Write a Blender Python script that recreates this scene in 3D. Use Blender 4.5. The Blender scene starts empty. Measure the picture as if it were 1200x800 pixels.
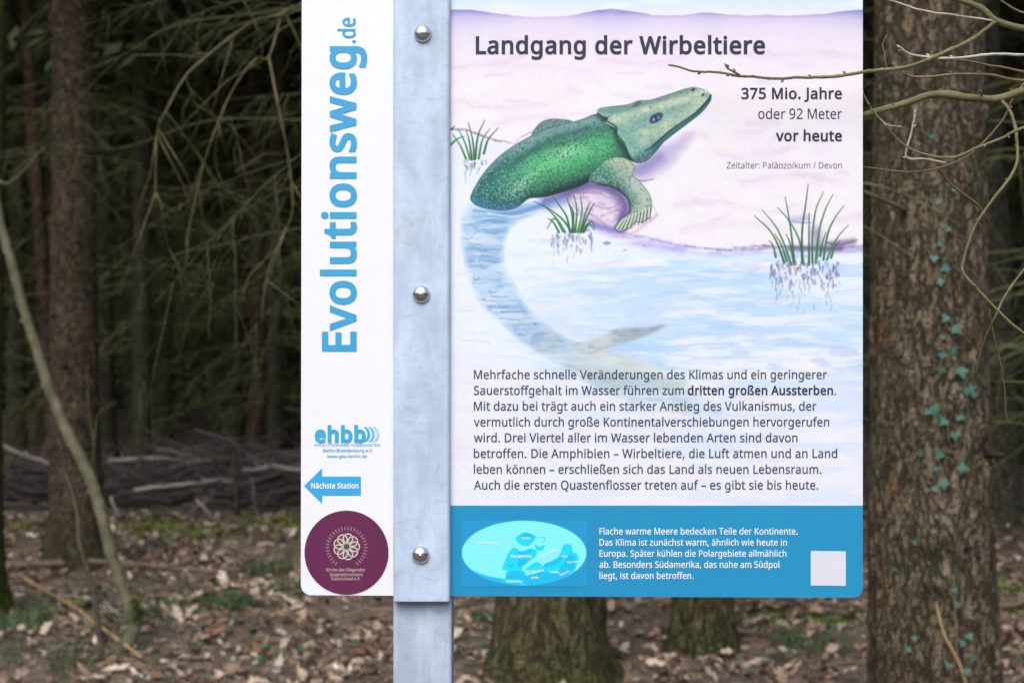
import bpy, math, random
import numpy as np
from mathutils import Vector, Matrix
from mathutils.geometry import delaunay_2d_cdt

random.seed(7)
RNG = np.random.default_rng(11)
SC = bpy.context.scene
COL = SC.collection
R = math.radians

# ------------------------------------------------------------------ camera
FPX = 1200 * 50 / 36.0            # focal length in photo pixels (photo is 1200 x 800)
CAM_H = 1.5
SIGN_Y = 1.5
cam_d = bpy.data.cameras.new('camera')
cam_d.lens = 50
cam_d.sensor_width = 36
cam_d.clip_start = 0.05
cam_d.clip_end = 1500
cam_d.dof.use_dof = True
cam_d.dof.focus_distance = SIGN_Y
cam_d.dof.aperture_fstop = 8.5
cam = bpy.data.objects.new('camera', cam_d)
cam.location = (0, 0, CAM_H)
cam.rotation_euler = (R(90), 0, 0)
COL.objects.link(cam)
SC.camera = cam

# ------------------------------------------------------------------ light
SUN_EL, SUN_AZ = 48.0, 195.0      # overcast day; the bright side is the open path behind the camera
world = bpy.data.worlds.new('World')
SC.world = world
world.use_nodes = True
wn = world.node_tree.nodes
sky = wn.new('ShaderNodeTexSky')
sky.sky_type = 'NISHITA'
sky.sun_disc = False
sky.sun_elevation = R(SUN_EL)
sky.sun_rotation = R(SUN_AZ)
sky.air_density = 1.0
sky.dust_density = 3.0
sky.ozone_density = 1.0
wn['Background'].inputs['Strength'].default_value = 0.145
world.node_tree.links.new(sky.outputs[0], wn['Background'].inputs['Color'])
sun_d = bpy.data.lights.new('sun', 'SUN')
sun_d.energy = 1.1
sun_d.angle = R(50)
sun_d.color = (1.0, 0.98, 0.955)
sun = bpy.data.objects.new('sun', sun_d)
# direction towards the sun: azimuth measured from +Y (north) clockwise
sd = Vector((math.sin(R(SUN_AZ)) * math.cos(R(SUN_EL)), math.cos(R(SUN_AZ)) * math.cos(R(SUN_EL)), math.sin(R(SUN_EL))))
sun.rotation_euler = sd.to_track_quat('Z', 'Y').to_euler()
sun.location = sd * 60
COL.objects.link(sun)
SC.view_settings.view_transform = 'Standard'
SC.view_settings.look = 'None'
SC.view_settings.gamma = 1
SC.view_settings.exposure = 0.9
SC.cycles.use_denoising = True
SC.cycles.max_bounces = 5
SC.cycles.diffuse_bounces = 4
SC.cycles.glossy_bounces = 2
SC.cycles.transparent_max_bounces = 4


# ------------------------------------------------------------------ helpers
def P(px, py, Y):
    """World point seen at photo pixel (px, py) at depth Y."""
    return Vector(((px - 600) * Y / FPX, Y, CAM_H - (py - 400) * Y / FPX))


def lin(c):
    """sRGB 0-255 -> linear."""
    c = np.asarray(c, float) / 255
    return np.where(c <= 0.04045, c / 12.92, ((c + 0.055) / 1.055) ** 2.4)


def tag(o, label, cat, group=None, kind=None):
    if label: o['label'] = label
    if cat: o['category'] = cat
    if group: o['group'] = group
    if kind: o['kind'] = kind
    return o


def empty(name, loc, label, cat, group=None, rz=0.0):
    o = bpy.data.objects.new(name, None)
    o.empty_display_size = 0.1
    COL.objects.link(o)
    o.location = loc
    o.rotation_euler = (0, 0, rz)
    return tag(o, label, cat, group)


def link(name, me, parent=None, mat=None):
    o = bpy.data.objects.new(name, me)
    COL.objects.link(o)
    if parent: o.parent = parent
    if mat:
        me.materials.clear()
        for m in (mat if isinstance(mat, (list, tuple)) else [mat]):
            me.materials.append(m)
    return o


def np_mesh(name, V, F, colors=None, smooth=True, cname='tint'):
    """Mesh from an (n,3) vertex array and an (m,k) face array (k = 3 or 4)."""
    V = np.asarray(V, np.float32)
    F = np.asarray(F, np.int32)
    me = bpy.data.meshes.new(name)
    me.vertices.add(len(V))
    me.vertices.foreach_set('co', V.ravel())
    k = F.shape[1]
    me.loops.add(F.size)
    me.loops.foreach_set('vertex_index', F.ravel())
    me.polygons.add(len(F))
    me.polygons.foreach_set('loop_start', np.arange(0, F.size, k, dtype=np.int32))
    me.update(calc_edges=True)
    me.polygons.foreach_set('use_smooth', np.full(len(F), smooth))
    if colors is not None:
        a = me.color_attributes.new(cname, 'FLOAT_COLOR', 'POINT')
        C = np.ones((len(V), 4), np.float32)
        C[:, :3] = colors
        a.data.foreach_set('color', C.ravel())
    me.validate()
    return me


class MB:
    """Collects tubes and faces into one quad mesh."""
    def __init__(self):
        self.V, self.F, self.n = [], [], 0

    def add(self, V, F):
        V = np.asarray(V, float)
        F = np.asarray(F, int)
        self.V.append(V); self.F.append(F + self.n); self.n += len(V)

    def tube(self, pts, radii, seg=6, lobes=None):
        pts = np.asarray([tuple(p) for p in pts], float)
        n = len(pts)
        radii = np.broadcast_to(np.asarray(radii, float), (n,)) if np.ndim(radii) else np.full(n, radii)
        T = np.gradient(pts, axis=0)
        T /= np.linalg.norm(T, axis=1)[:, None] + 1e-12
        up = np.array([0, 0, 1.0]) if abs(T[0][2]) < 0.9 else np.array([0, 1.0, 0])
        N = np.cross(T[0], up); N /= np.linalg.norm(N)
        th = np.linspace(0, 2 * np.pi, seg, endpoint=False)
        rings = np.empty((n, seg, 3))
        for i in range(n):
            N = N - T[i] * N.dot(T[i]); N /= np.linalg.norm(N) + 1e-12
            B = np.cross(T[i], N)
            rings[i] = pts[i] + radii[i] * (np.cos(th)[:, None] * N + np.sin(th)[:, None] * B)
        V = np.concatenate([rings.reshape(-1, 3), pts[:1], pts[-1:]])
        a = np.arange(n - 1)[:, None] * seg
        j = np.arange(seg)[None]; k = (j + 1) % seg
        F = np.stack([a + j, a + k, a + seg + k, a + seg + j], -1).reshape(-1, 4)
        c0, c1 = n * seg, n * seg + 1
        jj = np.arange(seg); kk = (jj + 1) % seg
        cap0 = np.stack([np.full(seg, c0), kk, jj, jj], -1)
        cap1 = np.stack([np.full(seg, c1), (n - 1) * seg + jj, (n - 1) * seg + kk, (n - 1) * seg + kk], -1)
        self.add(V, F)
        self.add_raw_tris(np.concatenate([cap0[:, :3], cap1[:, :3]]), -len(V))

    def add_raw_tris(self, T, off):
        self.tris = getattr(self, 'tris', [])
        self.tris.append(T + self.n + off)

    def ball(self, c, r, seg=8, rings=5, sc=(1, 1, 1)):
        c = np.asarray(tuple(c), float)
        ph = np.linspace(0.02, np.pi - 0.02, rings + 1)
        th = np.linspace(0, 2 * np.pi, seg, endpoint=False)
        V = np.array([[np.sin(p) * np.cos(t) * sc[0], np.sin(p) * np.sin(t) * sc[1], np.cos(p) * sc[2]] for p in ph for t in th]) * r + c
        F = [[a * seg + j, (a + 1) * seg + j, (a + 1) * seg + (j + 1) % seg, a * seg + (j + 1) % seg] for a in range(rings) for j in range(seg)]
        self.add(V, F)

    def mesh(self, name, smooth=True):
        V = np.concatenate(self.V)
        quads = np.concatenate(self.F) if self.F else np.zeros((0, 4), int)
        tris = np.concatenate(self.tris) if getattr(self, 'tris', None) else np.zeros((0, 3), int)
        me = bpy.data.meshes.new(name)
        me.vertices.add(len(V)); me.vertices.foreach_set('co', V.astype(np.float32).ravel())
        li = np.concatenate([quads.ravel(), tris.ravel()]).astype(np.int32)
        ls = np.concatenate([np.arange(len(quads)) * 4, len(quads) * 4 + np.arange(len(tris)) * 3]).astype(np.int32)
        me.loops.add(len(li)); me.loops.foreach_set('vertex_index', li)
        me.polygons.add(len(ls)); me.polygons.foreach_set('loop_start', ls)
        me.update(calc_edges=True)
        me.polygons.foreach_set('use_smooth', np.full(len(ls), smooth))
        me.validate()
        return me


def spline(pts, sub=6):
    """Catmull-Rom through pts (any dimension)."""
    p = np.asarray([tuple(q) for q in pts], float)
    p = np.concatenate([[2 * p[0] - p[1]], p, [2 * p[-1] - p[-2]]])
    out = []
    for i in range(1, len(p) - 2):
        for t in np.linspace(0, 1, sub, endpoint=False):
            out.append(0.5 * (2 * p[i] + (p[i + 1] - p[i - 1]) * t + (2 * p[i - 1] - 5 * p[i] + 4 * p[i + 1] - p[i + 2]) * t * t
                              + (3 * p[i] - p[i - 1] - 3 * p[i + 1] + p[i + 2]) * t ** 3))
    out.append(p[-2])
    return np.array(out)


# ------------------------------------------------------------------ materials
def new_mat(name):
    m = bpy.data.materials.new(name)
    m.use_nodes = True
    nt = m.node_tree
    return m, nt, nt.nodes['Principled BSDF'], nt.links


def coords(nt, scale=(1, 1, 1), kind='Object'):
    tc = nt.nodes.new('ShaderNodeTexCoord')
    mp = nt.nodes.new('ShaderNodeMapping')
    mp.inputs['Scale'].default_value = scale
    nt.links.new(tc.outputs[kind], mp.inputs[0])
    return mp.outputs[0]


def noise(nt, vec, scale, detail=4, rough=0.55, dist=0.0):
    n = nt.nodes.new('ShaderNodeTexNoise')
    n.inputs['Scale'].default_value = scale
    n.inputs['Detail'].default_value = detail
    n.inputs['Roughness'].default_value = rough
    n.inputs['Distortion'].default_value = dist
    nt.links.new(vec, n.inputs['Vector'])
    return n.outputs['Fac']


def ramp(nt, fac, stops):
    r = nt.nodes.new('ShaderNodeValToRGB')
    e = r.color_ramp.elements
    while len(e) > 1: e.remove(e[-1])
    for i, (p, c) in enumerate(stops):
        el = e[0] if i == 0 else e.new(p)
        el.position = p
        el.color = (c, c, c, 1) if np.isscalar(c) else (*c, 1)
    nt.links.new(fac, r.inputs[0])
    return r.outputs[0]


def mix(nt, fac, a, b, mode='MIX'):
    m = nt.nodes.new('ShaderNodeMix')
    m.data_type = 'RGBA'
    m.blend_type = mode
    for s, v in ((m.inputs[0], fac), (m.inputs[6], a), (m.inputs[7], b)):
        if hasattr(v, 'links') or hasattr(v, 'is_linked'): nt.links.new(v, s)
        elif np.isscalar(v): s.default_value = v
        else: s.default_value = (*v, 1)
    return m.outputs[2]


def math_node(nt, op, a, b=0.0):
    m = nt.nodes.new('ShaderNodeMath')
    m.operation = op
    for s, v in ((m.inputs[0], a), (m.inputs[1], b)):
        if np.isscalar(v): s.default_value = v
        else: nt.links.new(v, s)
    return m.outputs[0]


def bump(nt, bs, h, strength, dist):
    b = nt.nodes.new('ShaderNodeBump')
    b.inputs['Strength'].default_value = strength
    b.inputs['Distance'].default_value = dist
    nt.links.new(h, b.inputs['Height'])
    nt.links.new(b.outputs[0], bs.inputs['Normal'])


def flat_mat(name, srgb, rough=0.45, k=0.76, spec=0.35):
    """Printed ink: the colour as it is printed, on paper white of 0.83."""
    m, nt, bs, L = new_mat(name)
    c = lin(srgb) * k
    v = coords(nt)
    n = noise(nt, v, 60, 2)
    f = ramp(nt, n, [(0.3, 0.97), (0.7, 1.0)])
    L.new(mix(nt, 1.0, tuple(c), f, 'MULTIPLY'), bs.inputs['Base Color'])
    bs.inputs['Roughness'].default_value = rough
    bs.inputs['Specular IOR Level'].default_value = spec
    return m


def tint_mat(name, rough=0.6, k=1.0, spec=0.3, transl=0.0, bumpy=0.0):
    m, nt, bs, L = new_mat(name)
    a = nt.nodes.new('ShaderNodeVertexColor')
    a.layer_name = 'tint'
    v = coords(nt)
    f = ramp(nt, noise(nt, v, 45, 3), [(0.3, 0.75 if transl or bumpy else 0.985), (0.7, 1.1 if transl or bumpy else 1.0)])
    L.new(mix(nt, 1.0, a.outputs['Color'], f, 'MULTIPLY'), bs.inputs['Base Color'])
    bs.inputs['Roughness'].default_value = rough
    bs.inputs['Specular IOR Level'].default_value = spec
    return m


def bark_mat(name, dark, mid, light, plate=(30, 0.3), green=None, orange=None, strength=0.9, dist=0.012):
    """Scaly bark: long wandering furrows crossed by finer cracks, rough plates between them."""
    m, nt, bs, L = new_mat(name)
    v0 = coords(nt)
    s, st = plate

    def furrow(vec, scale, width, lo):
        n = noise(nt, vec, scale, 5, 0.62, 0.7)
        ab = math_node(nt, 'ABSOLUTE', math_node(nt, 'SUBTRACT', n, 0.5))
        return ramp(nt, ab, [(0.0, lo), (width, 1.0)])
    f1 = furrow(coords(nt, (1, 1, st)), s, 0.05, 0.0)
    f2 = furrow(coords(nt, (1.0, 1.0, 1.25)), s * 1.5, 0.035, 0.35)
    f3 = furrow(coords(nt, (1, 1, st * 0.7)), s * 0.45, 0.03, 0.2)
    crack = math_node(nt, 'MULTIPLY', math_node(nt, 'MULTIPLY', f1, f2), f3)
    fine = noise(nt, v0, 90, 6, 0.7)
    big = noise(nt, v0, 4.2, 5, 0.65)
    patch = noise(nt, coords(nt, (1, 1, 0.5)), s * 0.8, 4, 0.6)
    col = mix(nt, fine, dark, light)
    col = mix(nt, ramp(nt, big, [(0.35, 0.0), (0.65, 0.75)]), col, mid)
    col = mix(nt, ramp(nt, patch, [(0.4, 0.0), (0.7, 0.65)]), col, light)
    if orange:
        o = ramp(nt, noise(nt, coords(nt, (1, 1, 0.4)), 9, 5, 0.7), [(0.54, 0.0), (0.7, 0.65)])
        col = mix(nt, o, col, orange)
    if green:
        g = ramp(nt, noise(nt, coords(nt, (1, 1, 0.5)), 5, 5, 0.7), [(0.48, 0.0), (0.66, 0.7)])
        col = mix(nt, g, col, green)
        sx = nt.nodes.new('ShaderNodeSeparateXYZ'); L.new(v0, sx.inputs[0])
        low = ramp(nt, math_node(nt, 'ADD', math_node(nt, 'MULTIPLY', sx.outputs[2], 1.6), math_node(nt, 'MULTIPLY', fine, 0.5)), [(0.35, 0.65), (1.0, 0.0)])
        col = mix(nt, low, col, tuple(np.array(green) * (0.8, 0.9, 0.6)))
    col = mix(nt, crack, tuple(0.32 * np.array(dark)), col)
    L.new(col, bs.inputs['Base Color'])
    bs.inputs['Roughness'].default_value = 0.95
    bs.inputs['Specular IOR Level'].default_value = 0.15
    h = math_node(nt, 'ADD', math_node(nt, 'ADD', crack, patch), math_node(nt, 'MULTIPLY', fine, 0.5))
    bump(nt, bs, h, strength, dist)
    return m


def twig_mat(name, a, b, scale=14, spec=0.2, per_piece=False):
    m, nt, bs, L = new_mat(name)
    v = coords(nt)
    n = noise(nt, v, scale, 4, 0.6)
    n2 = noise(nt, v, scale * 12, 3, 0.6)
    if per_piece:
        g = nt.nodes.new('ShaderNodeNewGeometry')
        n = math_node(nt, 'ADD', math_node(nt, 'MULTIPLY', n, 0.4), math_node(nt, 'MULTIPLY', math_node(nt, 'POWER', g.outputs['Random Per Island'], 1.8), 0.6))
    c = mix(nt, ramp(nt, n, [(0.35, 0.0), (0.65, 1.0)]) if not per_piece else n, a, b)
    c = mix(nt, ramp(nt, n2, [(0.4, 0.35), (0.7, 0.0)]), c, tuple(0.4 * np.array(a)))
    L.new(c, bs.inputs['Base Color'])
    bs.inputs['Roughness'].default_value = 0.75
    bs.inputs['Specular IOR Level'].default_value = spec
    bump(nt, bs, n2, 0.4, 0.002)
    return m


M = {}
M['bark_left'] = bark_mat('spruce_bark_reddish', (0.078, 0.059, 0.041), (0.14, 0.102, 0.073), (0.205, 0.155, 0.115), (34, 0.6), green=(0.085, 0.085, 0.04))
M['bark_right'] = bark_mat('spruce_bark_scaly', (0.085, 0.066, 0.041), (0.152, 0.124, 0.079), (0.25, 0.208, 0.145), (28, 0.42), green=(0.105, 0.11, 0.065), orange=(0.24, 0.12, 0.04), dist=0.014)
M['bark_mid'] = bark_mat('spruce_bark_grey', (0.075, 0.058, 0.036), (0.125, 0.1, 0.062), (0.2, 0.165, 0.1), (24, 0.25), green=(0.085, 0.095, 0.035))
M['bark_far'] = bark_mat('spruce_bark_dark', (0.066, 0.063, 0.041), (0.108, 0.1, 0.066), (0.155, 0.145, 0.1), (24, 0.4), strength=0.6)
M['bark_red'] = bark_mat('peeling_red_bark', (0.085, 0.052, 0.04), (0.15, 0.088, 0.068), (0.22, 0.145, 0.115), (20, 0.3), strength=0.6)
M['bark_moss'] = bark_mat('mossy_bark', (0.05, 0.05, 0.02), (0.08, 0.09, 0.025), (0.12, 0.13, 0.04), (30, 0.5), green=(0.09, 0.13, 0.02))
M['knot'] = twig_mat('dark_knot_wood', (0.02, 0.016, 0.012), (0.04, 0.03, 0.022))
M['dark_stem'] = twig_mat('dark_stem', (0.055, 0.046, 0.036), (0.1, 0.082, 0.064))
M['lichen'] = twig_mat('dead_twig_lichen', (0.04, 0.045, 0.018), (0.08, 0.085, 0.035))
M['lichen_pale'] = twig_mat('dead_twig_pale', (0.08, 0.08, 0.035), (0.23, 0.205, 0.1), 10)
M['twig_dark'] = twig_mat('dead_twig_grey', (0.175, 0.19, 0.085), (0.29, 0.31, 0.14))
M['hazel'] = twig_mat('olive_branch_bark', (0.12, 0.115, 0.048), (0.22, 0.205, 0.1), 26, 0.35)
M['hazel_white'] = twig_mat('pale_twig_bark', (0.3, 0.285, 0.21), (0.56, 0.54, 0.47), 30, 0.35)
M['hazel_red'] = twig_mat('reddish_twig_bark', (0.15, 0.1, 0.055), (0.25, 0.19, 0.1), 30, 0.35)
M['sapling'] = twig_mat('sapling_bark', (0.075, 0.075, 0.044), (0.175, 0.168, 0.105), 9)
M['pale_wood'] = twig_mat('barkless_log', (0.28, 0.24, 0.21), (0.44, 0.39, 0.35), 8)
M['brown_stick'] = twig_mat('brown_stick', (0.12, 0.085, 0.06), (0.22, 0.165, 0.115), 9)
M['yellow_stick'] = twig_mat('yellow_stick', (0.27, 0.19, 0.09), (0.4, 0.3, 0.15), 9)
M['pile_shade'] = twig_mat('dark_pile_shade', (0.022, 0.017, 0.014), (0.05, 0.038, 0.031), 12)  # near-black colour standing in for the shade inside the brush heap
M['brush'] = twig_mat('brushwood', (0.07, 0.055, 0.048), (0.24, 0.195, 0.175), 2.5, per_piece=True)


def leaf_mat(name, a, b):
    m, nt, bs, L = new_mat(name)
    g = nt.nodes.new('ShaderNodeNewGeometry')
    n = noise(nt, coords(nt), 2.0, 3)
    f = math_node(nt, 'ADD', math_node(nt, 'MULTIPLY', g.outputs['Random Per Island'], 0.6), math_node(nt, 'MULTIPLY', n, 0.4))
    L.new(mix(nt, f, a, b), bs.inputs['Base Color'])
    bs.inputs['Roughness'].default_value = 0.6
    bs.inputs['Specular IOR Level'].default_value = 0.3
    return m


M['needles'] = leaf_mat('spruce_needles', (0.05, 0.07, 0.035), (0.1, 0.125, 0.06))
M['grass'] = leaf_mat('grass_blades', (0.03, 0.062, 0.02), (0.075, 0.115, 0.045))
M['moss'] = leaf_mat('moss', (0.11, 0.16, 0.018), (0.21, 0.26, 0.035))
M['ivy'] = leaf_mat('ivy_leaf', (0.02, 0.08, 0.058), (0.095, 0.205, 0.16))
M['moss_dark'] = leaf_mat('dark_moss', (0.035, 0.06, 0.012), (0.08, 0.11, 0.025))
M['ivy_dark'] = leaf_mat('ground_ivy_leaf', (0.02, 0.07, 0.04), (0.05, 0.13, 0.085))
M['leaf'] = tint_mat('fallen_leaves', 0.7, bumpy=1)


def soil():
    m, nt, bs, L = new_mat('forest_soil')
    v = coords(nt)
    a = noise(nt, v, 1.4, 6, 0.6)
    b = noise(nt, v, 26, 6, 0.7)
    c = mix(nt, b, (0.055, 0.042, 0.03), (0.21, 0.165, 0.12))
    c = mix(nt, ramp(nt, a, [(0.4, 0.0), (0.7, 0.6)]), c, (0.075, 0.06, 0.04))
    vo = nt.nodes.new('ShaderNodeTexVoronoi'); vo.inputs['Scale'].default_value = 17
    L.new(v, vo.inputs['Vector'])
    sp = nt.nodes.new('ShaderNodeSeparateColor'); L.new(vo.outputs['Color'], sp.inputs[0])
    c = mix(nt, ramp(nt, sp.outputs[0], [(0.55, 0.0), (0.8, 0.75)]), c, (0.26, 0.185, 0.14))
    L.new(c, bs.inputs['Base Color'])
    bs.inputs['Roughness'].default_value = 0.95
    bump(nt, bs, math_node(nt, 'ADD', b, sp.outputs[1]), 0.8, 0.03)
    return m


# ------------------------------------------------------------------ ground
def ground_h(x, y):
    x = np.asarray(x, float); y = np.asarray(y, float)
    w = np.clip((y - 3.5) / 3, 0, 1) * np.clip((60 - y) / 20, 0, 1)
    return w * (0.025 * np.sin(1.3 * x + 0.7 * y) + 0.02 * np.sin(2.9 * x - 1.7 * y + 1) + 0.012 * np.sin(6.1 * x + 5.3 * y))


def axis(a, b, step, far):
    core = np.arange(a, b + 1e-6, step)
    lo = a - np.geomspace(step * 2, far, 14)[::-1]
    hi = b + np.geomspace(step * 2, far, 14)
    return np.concatenate([lo, core, hi])


gx, gy = axis(-9, 9, 0.12, 380), axis(-2, 26, 0.12, 380)
GX, GY = np.meshgrid(gx, gy)
gv = np.stack([GX, GY, ground_h(GX, GY)], -1).reshape(-1, 3)
nx, ny = len(gx), len(gy)
ii = (np.arange(ny - 1)[:, None] * nx + np.arange(nx - 1)[None]).ravel()
ground = link('ground', np_mesh('ground', gv, np.stack([ii, ii + 1, ii + nx + 1, ii + nx], -1)), None, soil())
tag(ground, 'brown forest floor of soil and rotting leaves', None, kind='structure')


# ------------------------------------------------------------------ trees
def trunk_mesh(name, r, h, seed, seg=18, flare=0.5, lean=(0, 0), fine_to=4.0, rows=50, lump=0.02, knots=10, taper=0.55):
    """Tapered spruce trunk: root flare with lobes, gentle sweep, bark lumps and branch scars."""
    rg = np.random.default_rng(seed)
    z = np.concatenate([[-0.15], np.linspace(0, fine_to, rows), np.linspace(fine_to, h, 14)[1:]])
    th = np.linspace(0, 2 * np.pi, seg, endpoint=False)
    Z, T = np.meshgrid(z, th, indexing='ij')
    zz = np.clip(Z, 0, None)
    rad = r * (1 - taper * zz / h) ** 1.0 * np.clip((h - Z) / 1.5, 0.06, 1)
    ph = rg.uniform(0, 6.28, 4)
    lob = 1 + 0.35 * np.sin(3 * T + ph[0]) + 0.3 * np.sin(5 * T + ph[1])
    rad = rad * (1 + flare * np.exp(-zz / 0.16) * lob + 0.12 * np.exp(-zz / 0.6))
    for k in range(6):
        fz, ft = rg.uniform(4, 30), rg.integers(2, max(3, seg // 3))
        rad = rad + r * lump * np.sin(fz * Z + ft * T + rg.uniform(0, 6.28)) * np.cos(rg.uniform(2, 12) * Z + rg.uniform(0, 6.28))
    for k in range(knots):
        z0, t0 = rg.uniform(0.5, fine_to), rg.uniform(0, 6.28)
        dt = np.angle(np.exp(1j * (T - t0)))
        rad = rad + r * 0.13 * np.exp(-((Z - z0) / (0.2 * r)) ** 2 - (dt / 0.22) ** 2)
    cx = lean[0] * Z + 0.02 * np.sin(0.8 * Z + ph[2]) * np.clip(Z, 0, 1)
    cy = lean[1] * Z + 0.02 * np.sin(0.7 * Z + ph[3]) * np.clip(Z, 0, 1)
    V = np.stack([cx + rad * np.cos(T), cy + rad * np.sin(T), Z], -1).reshape(-1, 3)
    n = len(z)
    a = np.arange(n - 1)[:, None] * seg
    j = np.arange(seg)[None]; k = (j + 1) % seg
    F = np.stack([a + j, a + k, a + seg + k, a + seg + j], -1).reshape(-1, 4)
    return np_mesh(name, V, F)


def crown_mesh(name, base, top, rmax, seed, dens=1.0):
    """Spruce crown: whorls of drooping boughs set with many flat needle sprays, gaps between the whorls."""
    rg = np.random.default_rng(seed)
    V, F, n = [], [], 0
    z = base
    while z < top - 0.3:
        fr = (z - base) / (top - base)
        L = rmax * (1 - fr) ** 0.8 * (0.55 + 0.45 * min(1, fr * 5 + 0.3))
        for b in range(7):
            if rg.random() < 0.12: continue
            az = rg.uniform(0, 6.28); l = L * rg.uniform(0.65, 1.1); dr = rg.uniform(0.15, 0.4)
            k = int(max(6, l * 16) * dens)
            t = rg.uniform(0.12, 1.0, k)
            side = rg.normal(0, 0.22, k) * l * (0.3 + t * 0.5)
            x = t * l; zz = z + 0.12 * x - dr * x * t - rg.uniform(0, 0.3, k) * (0.3 + np.abs(side))
            d = np.stack([np.cos(az) * x - np.sin(az) * side, np.sin(az) * x + np.cos(az) * side, zz], -1)
            a2 = az + rg.normal(0, 0.7, k)
            u = np.stack([np.cos(a2), np.sin(a2), rg.uniform(-0.7, 0.05, k)], -1)
            u /= np.linalg.norm(u, axis=1)[:, None]
            w = np.stack([-np.sin(a2), np.cos(a2), rg.uniform(-0.5, 0.5, k)], -1)
            ln = rg.uniform(0.16, 0.34, k)[:, None]; wd = rg.uniform(0.04, 0.09, k)[:, None]
            q = np.stack([d - u * ln, d - u * ln * 0.1 + w * wd, d + u * ln, d - u * ln * 0.1 - w * wd], 1)
            V.append(q.reshape(-1, 3)); F.append(np.arange(4 * k).reshape(-1, 4) + n); n += 4 * k
        z += rg.uniform(0.28, 0.42)
    return np_mesh(name, np.concatenate(V), np.concatenate(F), smooth=False)


def branch_mesh(name, L, seed, r0=0.009, droop=0.35, nsec=11, seg=5, rise=0.1, fine=True):
    """A dead lower bough along +X: tapered stem, drooping side twigs, finer twigs on those."""
    rg = np.random.default_rng(seed)
    b = MB()

    def stem(p0, d0, ln, r, dr, n, wob):
        pts = [np.array(p0, float)]; d = np.array(d0, float)
        for i in range(n):
            d = d + np.array([rg.normal(0, wob), rg.normal(0, wob), rg.normal(0, wob) - dr / n])
            d /= np.linalg.norm(d)
            pts.append(pts[-1] + d * ln / n)
        return np.array(pts)
    main = stem((0, 0, 0), (1, rg.normal(0, 0.1), rise), L, r0, droop, 12, 0.035)
    b.tube(main, np.linspace(r0, r0 * 0.22, len(main)), seg)
    for s in range(nsec):
        t = rg.uniform(0.15, 0.98); i = min(int(t * 12), 11); p = main[i] + (main[i + 1] - main[i]) * (t * 12 - i)
        d = main[i + 1] - main[i]; d /= np.linalg.norm(d)
        sd = np.array([-d[1], d[0], 0]) * rg.choice([-1, 1])
        dd = d * rg.uniform(0.3, 0.9) + sd * rg.uniform(0.4, 1) + np.array([0, 0, rg.uniform(-0.5, 0.15)])
        dd /= np.linalg.norm(dd)
        l2 = L * rg.uniform(0.2, 0.5) * (1.1 - t * 0.6)
        tw = stem(p, dd, l2, 0, rg.uniform(0.3, 1.3), 7, 0.05)
        b.tube(tw, np.linspace(r0 * 0.4, r0 * 0.16, len(tw)), 4)
        if fine:
            for q in range(rg.integers(2, 5)):
                i2 = rg.integers(1, 7); d2 = tw[i2] - tw[i2 - 1]; d2 /= np.linalg.norm(d2)
                d3 = d2 + rg.normal(0, 0.6, 3) + np.array([0, 0, -0.2]); d3 /= np.linalg.norm(d3)
                t3 = stem(tw[i2], d3, l2 * rg.uniform(0.25, 0.6), 0, rg.uniform(0.2, 0.9), 4, 0.06)
                b.tube(t3, np.linspace(r0 * 0.2, r0 * 0.1, len(t3)), 3)
    return b.mesh(name)


BR = [branch_mesh('dead_branch', random.uniform(1.3, 2.3), 100 + i, r0=random.uniform(0.005, 0.0085), droop=random.uniform(0.1, 0.9), rise=random.uniform(-0.1, 0.3)) for i in range(9)]
BRP = [branch_mesh('dead_branch_pale', random.uniform(1.3, 2.0), 200 + i, r0=random.uniform(0.007, 0.01), droop=random.uniform(0.3, 1.3), rise=0.2) for i in range(4)]
for me in BR: me.materials.append(M['lichen'])
for me in BRP: me.materials.append(M['lichen_pale'])
CROWNS = [crown_mesh('spruce_crown', 4.6, 15.5, 2.3, 5, 0.75), crown_mesh('spruce_crown', 5.0, 14.5, 2.1, 6, 0.75), crown_mesh('spruce_crown', 4.3, 16.5, 2.4, 8, 0.75)]
for me in CROWNS: me.materials.append(M['needles'])


def many_branches_mesh(name, seed, zlo, zhi, n, lmin, lmax, r):
    """All dead lower boughs of one distant tree."""
    rg = np.random.default_rng(seed)
    b = MB()
    for i in range(n):
        z0 = rg.uniform(zlo, zhi); az = rg.uniform(0, 6.28); L = rg.uniform(lmin, lmax)
        p = np.array([0, 0, z0]); d = np.array([math.cos(az), math.sin(az), rg.uniform(-0.2, 0.25)]); pts = [p]
        dr = rg.uniform(0.0, 0.16)
        for k in range(7):
            d = d + np.array([rg.normal(0, 0.1), rg.normal(0, 0.1), rg.normal(0, 0.06) - dr]); d /= np.linalg.norm(d)
            pts.append(pts[-1] + d * L / 7)
        b.tube(pts, np.linspace(r, r * 0.3, 8), 4)
        for s in range(7):
            k = rg.integers(1, 7); d2 = pts[k] - pts[k - 1]; d2 /= np.linalg.norm(d2)
            d3 = d2 + rg.normal(0, 0.7, 3) + np.array([0, 0, -0.3]); d3 /= np.linalg.norm(d3)
            l3 = L * rg.uniform(0.15, 0.45)
            q = [pts[k] + d3 * l3 * t + np.array([0, 0, -0.25 * l3 * t * t]) for t in (0, 0.35, 0.7, 1)]
            b.tube(q, np.linspace(r * 0.45, r * 0.2, 4), 3)
    return b.mesh(name)


FARB = [many_branches_mesh('dead_branches', 300 + i, 0.7, 7.0, 90, 0.7, 2.3, 0.0075) for i in range(3)]
for me in FARB: me.materials.append(M['twig_dark'])
FART = [trunk_mesh('far_trunk', 0.13, 15, 400 + i, seg=12, rows=24, lean=(random.uniform(-0.015, 0.015), 0)) for i in range(4)]
for me in FART: me.materials.append(M['bark_far'])


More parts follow.
